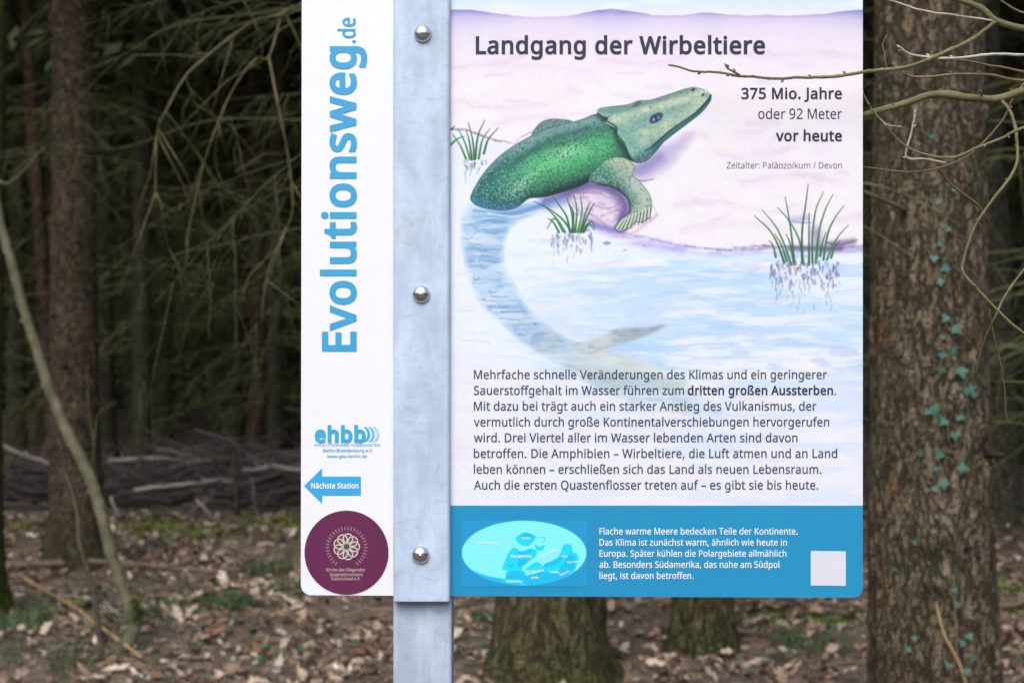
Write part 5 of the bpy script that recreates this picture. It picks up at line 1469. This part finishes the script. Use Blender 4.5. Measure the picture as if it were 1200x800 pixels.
'o':(485,['442,216 438,165 428,121 411,82 388,51 359,25 324,7 285,-4 241,-8 200,-4 163,7 129,25 100,51 77,82 59,121 48,165 44,216 50,282 68,336 97,380 137,412 186,431 244,438 299,431 347,412 387,380 417,336 436,282','117,216 120,169 130,128 147,95 172,71 203,56 243,51 282,56 314,71 339,95 356,128 366,169 369,216 365,263 355,303 338,335 314,359 282,374 242,379 185,368 147,335 124,284']),
'p':(493,['273,438 322,432 365,413 401,383 428,339 444,284 449,216 444,148 427,93 401,49 365,17 322,-2 272,-8 213,1 170,24 139,55 134,55 137,20 139,-16 139,-192 68,-192 68,430 126,430 136,371 139,371 170,405 213,429','260,379 221,374 190,362 167,342 152,313 142,275 139,229 139,216 142,167 150,126 165,93 188,70 220,55 261,51 297,56 326,72 348,98 364,131 373,171 376,217 369,283 348,334 311,367']),
'r':(331,['269,438 295,437 319,433 310,368 287,372 264,374 217,363 176,334 149,289 139,229 139,0 68,0 68,430 126,430 134,351 137,351 170,395 214,426 240,435']),
's':(384,['348,119 343,80 327,49 302,24 268,6 226,-4 176,-8 99,-1 42,19 42,83 104,60 178,49 224,53 256,66 274,86 280,112 271,141 239,167 174,196 103,228 76,245 57,266 45,292 41,324 52,372 85,408 137,430 202,438 275,430 339,409 315,353 258,372 197,380 159,377 131,366 114,350 108,328 119,298 154,274 219,246 289,215 314,197 333,176 344,150']),
't':(289,['212,50 245,53 272,59 272,5 240,-4 200,-8 167,-5 138,4 112,20 91,44 78,79 74,125 74,375 13,375 13,409 75,437 103,528 144,528 144,430 269,430 269,375 144,375 144,127 149,93 163,69 185,54']),
'u':(495,['427,430 427,0 370,0 359,57 356,57 321,20 273,-1 220,-8 173,-4 134,8 103,29 81,59 68,99 63,148 63,430 135,430 135,153 141,108 158,76 188,57 230,51 273,55 306,69 330,91 345,121 354,160 357,206 357,430']),
'v':(407,['163,0 0,430 75,430 167,176 180,137 193,96 201,63 204,63 214,96 227,138 241,176 332,430 407,430 244,0']),
'w':(630,['346,243 336,276 328,308 321,335 316,357 313,357 308,335 302,307 294,275 284,242 207,1 127,1 9,431 82,431 141,201 153,154 163,109 169,73 172,73 178,97 185,128 193,160 201,188 277,431 354,431 428,188 440,149 451,109 457,74 460,74 466,108 477,153 489,201 549,431 621,431 502,1 419,1']),
'y':(409,['1,430 76,430 169,185 184,144 196,105 205,68 209,68 224,121 245,186 333,430 409,430 224,-59 188,-130 165,-156 138,-176 106,-188 67,-192 34,-190 9,-186 9,-130 30,-133 56,-135 99,-126 130,-99 152,-59 174,-2']),
'z':(377,['346,0 31,0 31,47 262,375 45,375 45,430 340,430 340,377 112,55 346,55']),
'Ä':(512,['437,0 368,177 141,177 73,0 0,0 224,575 289,575 512,0','282,415 274,438 263,473 255,500 247,468 238,438 230,415 165,241 346,241','143,689 146,707 154,719 180,728 207,719 215,707 218,689 215,671 207,659 180,649 154,659 146,671','294,689 296,707 304,719 330,728 357,719 365,707 368,689 365,671 357,659 330,649 304,659 296,671']),
'ß':(506,['419,495 416,469 407,447 379,411 346,383 318,357 306,330 312,311 332,291 377,259 427,221 459,178 467,153 470,123 465,81 451,48 429,23 399,6 362,-5 321,-8 254,-1 204,19 204,83 237,67 276,54 318,49 356,54 382,67 396,89 401,118 394,152 371,181 326,214 273,253 246,288 238,326 241,349 249,369 276,400 309,426 336,454 345,471 347,491 340,520 319,540 286,551 245,555 193,547 171,537 154,521 142,499 139,468 139,0 68,0 68,468 74,517 91,554 119,581 155,599 197,610 245,613 294,610 336,600 371,584 397,561 413,531']),
'ä':(450,['231,437 299,428 347,403 376,358 385,293 385,0 334,0 320,61 317,61 279,22 234,-1 172,-8 136,-5 103,6 75,23 55,48 41,80 37,119 50,176 87,219 152,245 243,257 316,259 316,285 310,330 293,359 265,375 227,380 163,370 106,347 84,400 151,426','252,208 184,200 141,182 118,155 110,119 115,87 132,66 157,53 188,49 238,56 279,79 306,117 315,172 315,210','113,546 116,564 124,576 151,585 177,576 186,564 188,546 186,529 177,516 151,506 124,516 116,529','264,546 267,564 275,576 301,585 327,576 336,564 338,546 336,529 327,516 301,506 275,516 267,529']),
'ö':(485,['442,216 438,165 428,121 411,82 388,51 359,25 324,7 285,-4 241,-8 200,-4 163,7 129,25 100,51 77,82 59,121 48,165 44,216 50,282 68,336 97,380 137,412 186,431 244,438 299,431 347,412 387,380 417,336 436,282','117,216 120,169 130,128 147,95 172,71 203,56 243,51 282,56 314,71 339,95 356,128 366,169 369,216 365,263 355,303 338,335 314,359 282,374 242,379 185,368 147,335 124,284','131,546 134,564 142,576 168,585 195,576 203,564 206,546 203,529 195,516 168,506 142,516 134,529','281,546 284,564 292,576 318,585 345,576 353,564 356,546 353,529 345,516 318,506 292,516 284,529']),
'ü':(495,['427,430 427,0 370,0 359,57 356,57 321,20 273,-1 220,-8 173,-4 134,8 103,29 81,59 68,99 63,148 63,430 135,430 135,153 141,108 158,76 188,57 230,51 273,55 306,69 330,91 345,121 354,160 357,206 357,430','136,546 138,564 147,576 173,585 200,576 208,564 211,546 208,529 200,516 173,506 147,516 138,529','286,546 289,564 297,576 323,585 350,576 358,564 361,546 358,529 350,516 323,506 297,516 289,529']),
'–':(401,['32,184 32,246 369,246 369,184']),
}

CAP = 573.0


FILLED = {}


def glyph_fill(ch, bold):
    """Triangles of one letter, its strokes widened by bold (em)."""
    if (ch, bold) in FILLED: return FILLED[ch, bold]
    outl, edges, n = [], [], 0
    for s in GLYPHS[ch][1]:
        p = np.array([[float(t) for t in q.split(',')] for q in s.split()]) / 1000
        p = p[np.hypot(*(p - np.roll(p, 1, 0)).T) > 1e-4]
        e = np.roll(p, -1, 0) - p; e /= np.hypot(*e.T)[:, None]
        nr = np.stack([-e[:, 1], e[:, 0]], -1)                    # outer contours run clockwise: ink lies on their right
        m = nr + np.roll(nr, 1, 0)
        m = m / np.maximum((m * m).sum(1, keepdims=True) / 2, 0.55)
        outl.append(p + m * bold); k = len(p)
        edges += [(n + t, n + (t + 1) % k) for t in range(k)]; n += k
    P_ = np.concatenate(outl)
    vs, _, fs = delaunay_2d_cdt([Vector(q) for q in P_], edges, [], 0, 1e-6)[:3]
    vs = np.array([tuple(q) for q in vs]); fs = np.array([f for f in fs if len(f) == 3])
    cen = vs[fs].mean(1); wind = np.zeros(len(fs))
    for p in outl:                                              # keep the triangles with a non-zero winding number
        for (ax, ay), (bx, by) in zip(p, np.roll(p, -1, 0)):
            cr = (bx - ax) * (cen[:, 1] - ay) - (cen[:, 0] - ax) * (by - ay)
            wind += np.where((ay <= cen[:, 1]) & (by > cen[:, 1]) & (cr > 0), 1, 0) - np.where((ay > cen[:, 1]) & (by <= cen[:, 1]) & (cr < 0), 1, 0)
    FILLED[ch, bold] = (vs, fs[np.abs(wind) > 0.5])
    return FILLED[ch, bold]


def text_mesh(name, runs, x0, base, cap_px, x1=None, rot=False, squeeze=1.0):
    """Flat lettering in photo pixel units: runs = [(text, bold width in em)]; fitted to end at x1."""
    V, F, n, pen = [], [], 0, 0.0
    for text, bold in runs:
        for ch in text:
            if GLYPHS[ch][1]:
                v, f = glyph_fill(ch, bold)
                V.append(v + (pen, 0)); F.append(f + n); n += len(v)
            pen += GLYPHS[ch][0] / 1000 + bold * 1.1
    V = np.concatenate(V); F = np.concatenate(F)
    s = cap_px * 1000 / CAP
    x = V[:, 0] - V[:, 0].min(); wid = x.max()
    kx = (abs(x1 - x0) / wid) if x1 is not None else s * squeeze
    if rot: return np.stack([base - V[:, 1] * s, x0 - x * kx], -1), F      # reads upwards
    return np.stack([x0 + x * kx, base - V[:, 1] * s], -1), F


SIGN_C = P(494, 400, SIGN_Y); SIGN_C.z = 0
sign = empty('information_sign', SIGN_C, 'white and blue nature trail information sign on a galvanised steel post', 'sign')


def sgn(px, py, lift):
    """Photo pixel coordinates on the sign -> points relative to the sign's base; lift is metres in front of the panel face."""
    px = np.asarray(px, float); py = np.asarray(py, float)
    k = SIGN_Y / FPX
    return np.stack([(px - 600) * k - SIGN_C.x, np.full(px.shape, -lift), CAM_H - (py - 400) * k], -1)


def sheet(name, poly, lift, mat, parent):
    p = np.asarray(poly, float)[::-1]
    me = bpy.data.meshes.new(name)
    me.from_pydata([tuple(q) for q in sgn(p[:, 0], p[:, 1], lift)], [], [list(range(len(p)))])
    return link(name, me, parent, mat)


def letters(name, blocks, lift, mat, parent):
    V, F, n = [], [], 0
    for a in blocks:
        v, f = text_mesh(name, *a[0], **(a[1] if len(a) > 1 else {}))
        V.append(v); F.append(f + n); n += len(v)
    V = np.concatenate(V)
    return link(name, np_mesh(name, sgn(V[:, 0], V[:, 1], lift), np.concatenate(F), smooth=False), parent, mat)


def corner(cx, cy, r, a0, a1, n=9):
    return [(cx + r * math.cos(R(a)), cy + r * math.sin(R(a))) for a in np.linspace(a0, a1, n)]


TOPY = -225.0
outline = corner(365, 684.5, 12.5, 180, 90) + corner(999, 688, 12, 90, 0) + corner(999, TOPY + 12, 12, 0, -90) + corner(366, TOPY + 12, 12, 270, 180)
po = np.array(outline)
white = flat_mat('sign_white_film', (247, 251, 255), 0.4, spec=0.4)
fr_, bk_ = sgn(po[:, 0], po[:, 1], 0.0), sgn(po[:, 0], po[:, 1], -0.003)
me = bpy.data.meshes.new('panel')
n = len(po)
me.from_pydata([tuple(v) for v in np.concatenate([fr_, bk_])], [], [list(range(n))[::-1], list(range(n, 2 * n))] + [[i, (i + 1) % n, n + (i + 1) % n, n + i] for i in range(n)])
panel = link('panel', me, sign, white)
bm_ = flat_mat('sign_blue_band', (38, 153, 202), 0.4)


def painted(name, g, lift, parent, stretch=None):
    C = lin(np.clip(g.C * (0.998, 1.004, 1.006), 0, 254)) * 0.77
    ys = g.ys.copy()
    if stretch is not None: ys[0] = stretch
    X, Yy = np.meshgrid(g.xs, ys)
    V = sgn(X.ravel(), Yy.ravel(), lift)
    nx_, ny_ = len(g.xs), len(ys)
    i = (np.arange(ny_ - 1)[:, None] * nx_ + np.arange(nx_ - 1)[None]).ravel()
    F = np.stack([i, i + nx_, i + nx_ + 1, i + 1], -1)
    return link(name, np_mesh(name, V, F, C.reshape(-1, 3), smooth=False), parent, M['print'])


M['print'] = tint_mat('printed_picture', 0.4, spec=0.35)
L1 = 0.0003
painted('picture_print', paint_scene(), L1, panel, TOPY + 14)
sheet('blue_band', [(528, 592), (1011, 592)] + corner(999, 688, 12, 0, 90)[0:] + [(528, 697.9)], L1, bm_, panel)
painted('map_print', paint_map(), 2 * L1, panel)
ink = flat_mat('dark_blue_ink', (46, 48, 76)); grey = flat_mat('grey_ink', (72, 76, 92)); lgrey = flat_mat('light_grey_ink', (112, 110, 128))
wh = flat_mat('white_ink', (252, 253, 254)); cy = flat_mat('cyan_ink', (62, 172, 222)); cy2 = flat_mat('bright_blue_ink', (58, 178, 232))
B_ = 0.025
letters('heading_text', [(([('Landgang der Wirbeltiere', B_)], 557.5, 63.2, 19.6, 896.5),)], 2 * L1, ink, panel)
letters('date_text', [(([('375 Mio. Jahre', 0.022)], 868.5, 116, 12.4, 986.5),), (([('oder 92 Meter', 0.002)], 888.5, 139.6, 12.0, 986.5),), (([('vor heute', 0.024)], 909, 165.4, 12.2, 986.5),)], 2 * L1, ink, panel)
letters('era_text', [(([('Zeitalter: Paläozoikum / Devon', 0.0)], 851.5, 197.6, 7.6, 986.5),)], 2 * L1, lgrey, panel)
body = [("Mehrfache schnelle Veränderungen des Klimas und ein geringerer", 969), None, ("Mit dazu bei trägt auch ein starker Anstieg des Vulkanismus, der", 956.7), ("vermutlich durch große Kontinentalverschiebungen hervorgerufen", 971.6), ("wird. Drei Viertel aller im Wasser lebenden Arten sind davon", 934.5),
        ("betroffen. Die Amphibien – Wirbeltiere, die Luft atmen und an Land", 981), ("leben können – erschließen sich das Land als neuen Lebensraum.", 962.5), ("Auch die ersten Quastenflosser treten auf – es gibt sie bis heute.", 958.8)]
blocks = []
for i, t in enumerate(body):
    y = 443.9 + i * 18.46
    if t: blocks.append((([(t[0], 0.01)], 555.3, y, 10.3, t[1]),))
    else:
        blocks.append((([('Sauerstoffgehalt im Wasser führen zum', 0.01)], 555.3, y, 10.3, 801.5),))
letters('body_text', blocks, 2 * L1, grey, panel)
letters('bold_text', [(([('dritten großen Aussterben', 0.022)], 805.8, 443.9 + 18.46, 10.3, 976),), (([('.', 0.004)], 977.6, 443.9 + 18.46, 10.3, 979.5),)], 2 * L1, ink, panel)
foot = [("Flache warme Meere bedecken Teile der Kontinente.", 934.6), ("Das Klima ist zunächst warm, ähnlich wie heute in", 922), ("Europa. Später kühlen die Polargebiete allmählich", 921.4), ("ab. Besonders Südamerika, das nahe am Südpol", 913.2), ("liegt, ist davon betroffen.", 812.5)]
letters('footer_text', [(([(t, 0.008)], 702.5, 625.8 + 12.97 * i, 7.6, x),) for i, (t, x) in enumerate(foot)], 2 * L1, wh, panel)
sheet('blank_square', [(950, 645), (991, 645.4), (991, 685.8), (950, 685.4)], 2 * L1, flat_mat('pale_square', (228, 232, 242)), panel)
letters('trail_title', [(([('Evolutionsweg', 0.025)], 411.6, 416.2, 37.3, 54.4), dict(rot=True)), (([('.de', 0.012)], 50.5, 416.4, 19.4, 21.2), dict(rot=True))], 2 * L1, cy, panel)


def map_labels():
    out = []
    for t, x, y, w_, a in (('Panthalassa', 208, 262, 178, 0), ('Euramerika', 486, 372, 168, 0), ('Sibirien', 575, 220, 70, 0), ('Gondwana', 608, 520, 155, -14), ('Asien', 902, 370, 52, 0), ('Australien', 950, 420, 100, -4), ('Indien', 812, 502, 68, 0), ('Afrika', 650, 550, 66, -4), ('Südamerika', 446, 576, 132, 0), ('Antarktis', 890, 526, 90, -22), ('Palaeotethys', 720, 380, 170, -24)):
        X0, Y0 = 530 + x / 7.06, 600 + y / 7.06
        v, f = text_mesh('t', [(t, 0.012)], 0, 0, 2.7 if t not in ('Euramerika', 'Gondwana') else 3.4, w_ / 7.06)
        c, s = math.cos(R(a)), math.sin(R(a))
        out.append((np.stack([X0 + v[:, 0] * c - v[:, 1] * s, Y0 + v[:, 0] * s + v[:, 1] * c], -1), f))
    return out


def merged(name, parts, lift, mat, parent):
    V, F, n = [], [], 0
    for v, f in parts: V.append(v); F.append(f + n); n += len(v)
    V = np.concatenate(V)
    return link(name, np_mesh(name, sgn(V[:, 0], V[:, 1], lift), np.concatenate(F), smooth=False), parent, mat)


merged('map_labels', map_labels(), 3 * L1, wh, panel)
# partner logo, arrow, round sticker
sheet('direction_arrow', [(356.4, 569), (377.5, 548.2), (377.5, 558), (422.8, 558), (422.8, 580), (377.5, 580), (377.5, 589.8)], 2 * L1, cy2, panel)
letters('arrow_text', [(([('Nächste Station', 0.024)], 364.9, 571.8, 6.2, 420.2),)], 3 * L1, wh, panel)
letters('partner_logo', [(([('ehbb', 0.042)], 368.9, 517.4, 17.4, 428.6),), (([('EVOLUTIONÄRE HUMANISTEN', 0.004)], 368.9, 522.6, 3.0, 445.6),), (([('Berlin-Brandenburg e.V.', 0.012)], 378.5, 529.2, 3.6, 437),), (([('www.gbs-berlin.de', 0.012)], 383.2, 535.8, 3.4, 429.8),)], 2 * L1, cy2, panel)
for k, c in enumerate(((54, 180, 236), (96, 206, 246), (168, 230, 250))):
    a = np.linspace(-62, 62, 13)
    cx0 = 424 + k * 5.4
    outer = [(cx0 + 9.6 * math.cos(R(t)), 508.6 + 9.8 * math.sin(R(t))) for t in a]; inner = [(cx0 - 2.6 + 9.2 * math.cos(R(t)), 508.6 + 9.6 * math.sin(R(t))) for t in a]
    sheet('logo_wave', outer + inner[::-1], 2 * L1, flat_mat('wave_ink', c), panel)
sheet('round_sticker', corner(406.1, 647, 49.2, 0, 355, 72), 2 * L1, flat_mat('plum_sticker', (106, 40, 84)), panel)
cream = flat_mat('cream_ink', (206, 186, 176)); cream2 = flat_mat('pale_cream_ink', (232, 222, 214))
ring = []
for k in range(38):                                  # the emblem's ring of small upright marks
    t = 2 * math.pi * k / 38
    if 1.12 < t < 2.02: continue
    c, s = math.cos(t), math.sin(t); r0, r1, w_ = 20.2, 24.6, 0.62
    ring.append((np.array([(406.3 + r0 * c - w_ * s, 641 + r0 * s + w_ * c), (406.3 + r0 * c + w_ * s, 641 + r0 * s - w_ * c), (406.3 + r1 * c + w_ * s, 641 + r1 * s - w_ * c), (406.3 + r1 * c - w_ * s, 641 + r1 * s + w_ * c)]), np.array([(0, 2, 1), (0, 3, 2)])))
merged('emblem_ring', ring, 3 * L1, flat_mat('dull_rose_ink', (176, 132, 140)), panel)
ros = []                                             # plain rosette of interlaced loops in the middle
for k in range(9):
    t = np.linspace(0, 2 * np.pi, 25)[:-1]; a = 2 * np.pi * k / 9
    for rad in (6.2,):
        cx0, cy0 = 406.3 + 9.6 * math.cos(a), 640 + 9.6 * math.sin(a)
        o = np.stack([cx0 + rad * np.cos(t), cy0 + rad * np.sin(t)], -1); i_ = np.stack([cx0 + (rad - 1.25) * np.cos(t), cy0 + (rad - 1.25) * np.sin(t)], -1)
        j = np.arange(24); kk = (j + 1) % 24
        ros.append((np.concatenate([o, i_]), np.concatenate([np.stack([j, 24 + j, 24 + kk], -1), np.stack([j, 24 + kk, kk], -1)])))
sheet('emblem_disc', corner(406.3, 640, 15.5, 0, 350, 36), 3 * L1, flat_mat('brown_emblem_ink', (104, 82, 84)), panel)
merged('emblem_rosette', ros, 4 * L1, cream2, panel)
letters('sticker_text', [(([('Kirche des Fliegenden', 0.012)], 382.6, 668.8, 3.6, 428),), (([('Spaghettimonsters', 0.012)], 386.5, 674.3, 3.6, 425.2),), (([('Deutschland e.V.', 0.012)], 388.6, 679.2, 3.5, 422.4),)], 3 * L1, cream, panel)


# ------------------------------------------------------------------ the sign: post, cover strip and bolts
def zinc(name, tint=(0.43, 0.54, 0.67)):
    m, nt, bs, L = new_mat(name)
    v = coords(nt)
    vo = nt.nodes.new('ShaderNodeTexVoronoi'); vo.inputs['Scale'].default_value = 130; vo.inputs['Detail'].default_value = 1.5; vo.inputs['Randomness'].default_value = 1
    L.new(v, vo.inputs['Vector'])
    sp_ = nt.nodes.new('ShaderNodeSeparateColor'); L.new(vo.outputs['Color'], sp_.inputs[0])
    cloud = noise(nt, coords(nt, (1, 1, 0.45)), 34, 6, 0.62, 0.6)
    drip = noise(nt, coords(nt, (1, 1, 0.12)), 60, 4, 0.6)
    blot = noise(nt, coords(nt, (1, 1, 0.7)), 26, 3, 0.5, 1.2)
    c = mix(nt, ramp(nt, cloud, [(0.28, 0.0), (0.72, 1.0)]), tuple(0.72 * np.array(tint)), tuple(1.2 * np.array(tint)))
    c = mix(nt, ramp(nt, sp_.outputs[0], [(0.2, 0.22), (0.9, 0.0)]), c, tuple(0.62 * np.array(tint)))
    scr = noise(nt, coords(nt, (0.25, 1, 1)), 150, 5, 0.7, 0.4)
    c = mix(nt, ramp(nt, scr, [(0.56, 0.0), (0.68, 0.4)]), c, tuple(0.6 * np.array(tint)))
    wash = noise(nt, coords(nt, (1, 1, 0.7)), 9, 4, 0.6, 0.5)
    c = mix(nt, ramp(nt, wash, [(0.42, 0.0), (0.62, 0.4)]), c, tuple(np.array(tint) * (0.74, 0.76, 0.8)))
    c = mix(nt, ramp(nt, drip, [(0.45, 0.0), (0.75, 0.35)]), c, (0.62, 0.7, 0.8))
    c = mix(nt, ramp(nt, blot, [(0.62, 0.0), (0.72, 0.45)]), c, (0.3, 0.32, 0.42))
    L.new(c, bs.inputs['Base Color'])
    bs.inputs['Metallic'].default_value = 0.0
    L.new(ramp(nt, cloud, [(0.3, 0.5), (0.7, 0.7)]), bs.inputs['Roughness'])
    bump(nt, bs, cloud, 0.25, 0.0004)
    return m


def bevel_prism(name, prof, z0, z1, mat, parent, rows=2):
    """Closed outline in x, y swept upwards from z0 to z1, with flat ends."""
    p = np.array(prof); n = len(p); z = np.array([z0, z0 + 0.0015, z1 - 0.0015, z1]); rows = 4
    V = [(x, y, zz) for zz in z for x, y in p]
    F = [[r * n + i, r * n + (i + 1) % n, (r + 1) * n + (i + 1) % n, (r + 1) * n + i] for r in range(rows - 1) for i in range(n)]
    F += [list(range(n))[::-1], list(range((rows - 1) * n, rows * n))]
    me = bpy.data.meshes.new(name); me.from_pydata(V, [], F)
    for f in me.polygons: f.use_smooth = False
    return link(name, me, parent, mat)


K = SIGN_Y / FPX
z_top = CAM_H - (TOPY - 30 - 400) * K
hw = 66.6 * K / 2 * 0.993
# cover strip: folded U section in front of the panel, soft bends along both edges
yb, yf, rb = -0.0012, -0.009, 0.0045
prof = [(-hw, yb)] + [(-hw + rb - rb * math.cos(R(a)), yf + rb - rb * math.sin(R(a))) for a in np.linspace(0, 90, 7)] + [(hw - rb + rb * math.sin(R(a)), yf + rb - rb * math.cos(R(a))) for a in np.linspace(0, 90, 7)] + [(hw, yb)]
strip_x = (494.6 - 494) * K
zs = CAM_H - (705 - 400) * K * (1.491 / 1.5)
cs = bevel_prism('cover_strip', [(x + strip_x, y) for x, y in prof], zs, z_top, zinc('galvanised_strip'), sign)
cs['label'] = 'pale galvanised cover strip with water stains, bolted over the panel'
for f in cs.data.polygons: f.use_smooth = len(f.vertices) == 4
# square post behind the panel
ph = 0.0311; y0, y1, rb = 0.0036, 0.0636, 0.004
prof = []
for cx0, cy0, a0 in ((-ph + rb, y0 + rb, 180), (ph - rb, y0 + rb, 270), (ph - rb, y1 - rb, 0), (-ph + rb, y1 - rb, 90)):
    prof += [(cx0 + rb * math.cos(R(a)), cy0 + rb * math.sin(R(a))) for a in np.linspace(a0, a0 + 90, 5)]
post = bevel_prism('post', [(x + 0.0006, y) for x, y in prof], -0.1, z_top, zinc('galvanised_post', (0.36, 0.43, 0.54)), sign)
# domed bolts
chrome, nt, bs, L = new_mat('polished_steel')
bs.inputs['Base Color'].default_value = (0.6, 0.6, 0.59, 1); bs.inputs['Metallic'].default_value = 1.0
L.new(ramp(nt, noise(nt, coords(nt), 220, 4), [(0.3, 0.2), (0.8, 0.38)]), bs.inputs['Roughness'])
for px, py in ((496, 42), (494.3, 345), (493.6, 648)):
    b = MB()
    rr = 10.2 * K; hh = 0.0062; seg = 32
    th = np.linspace(0, 2 * np.pi, seg, endpoint=False)
    rows = [(rr * 1.0, 0.0), (rr * 1.0, 0.0012)] + [(rr * math.cos(R(a)), 0.0012 + hh * math.sin(R(a))) for a in (10, 20, 32, 45, 58, 70, 80, 88)]
    V = np.array([(r * math.cos(t), -0.009 - h_, r * math.sin(t)) for r, h_ in rows for t in th])
    F = [[i * seg + j, (i + 1) * seg + j, (i + 1) * seg + (j + 1) % seg, i * seg + (j + 1) % seg] for i in range(len(rows) - 1) for j in range(seg)]
    F.append([(len(rows) - 1) * seg + j for j in range(seg)])
    c = sgn(np.array([px]), np.array([py]), 0.0)[0]
    me = bpy.data.meshes.new('bolt'); me.from_pydata([tuple(v) for v in V], [], F)
    bpy.context.view_layer.update()
    for f in me.polygons: f.use_smooth = True
    o = link('bolt', me, sign, chrome)
    o.location = tuple(c)
bpy.context.view_layer.update()
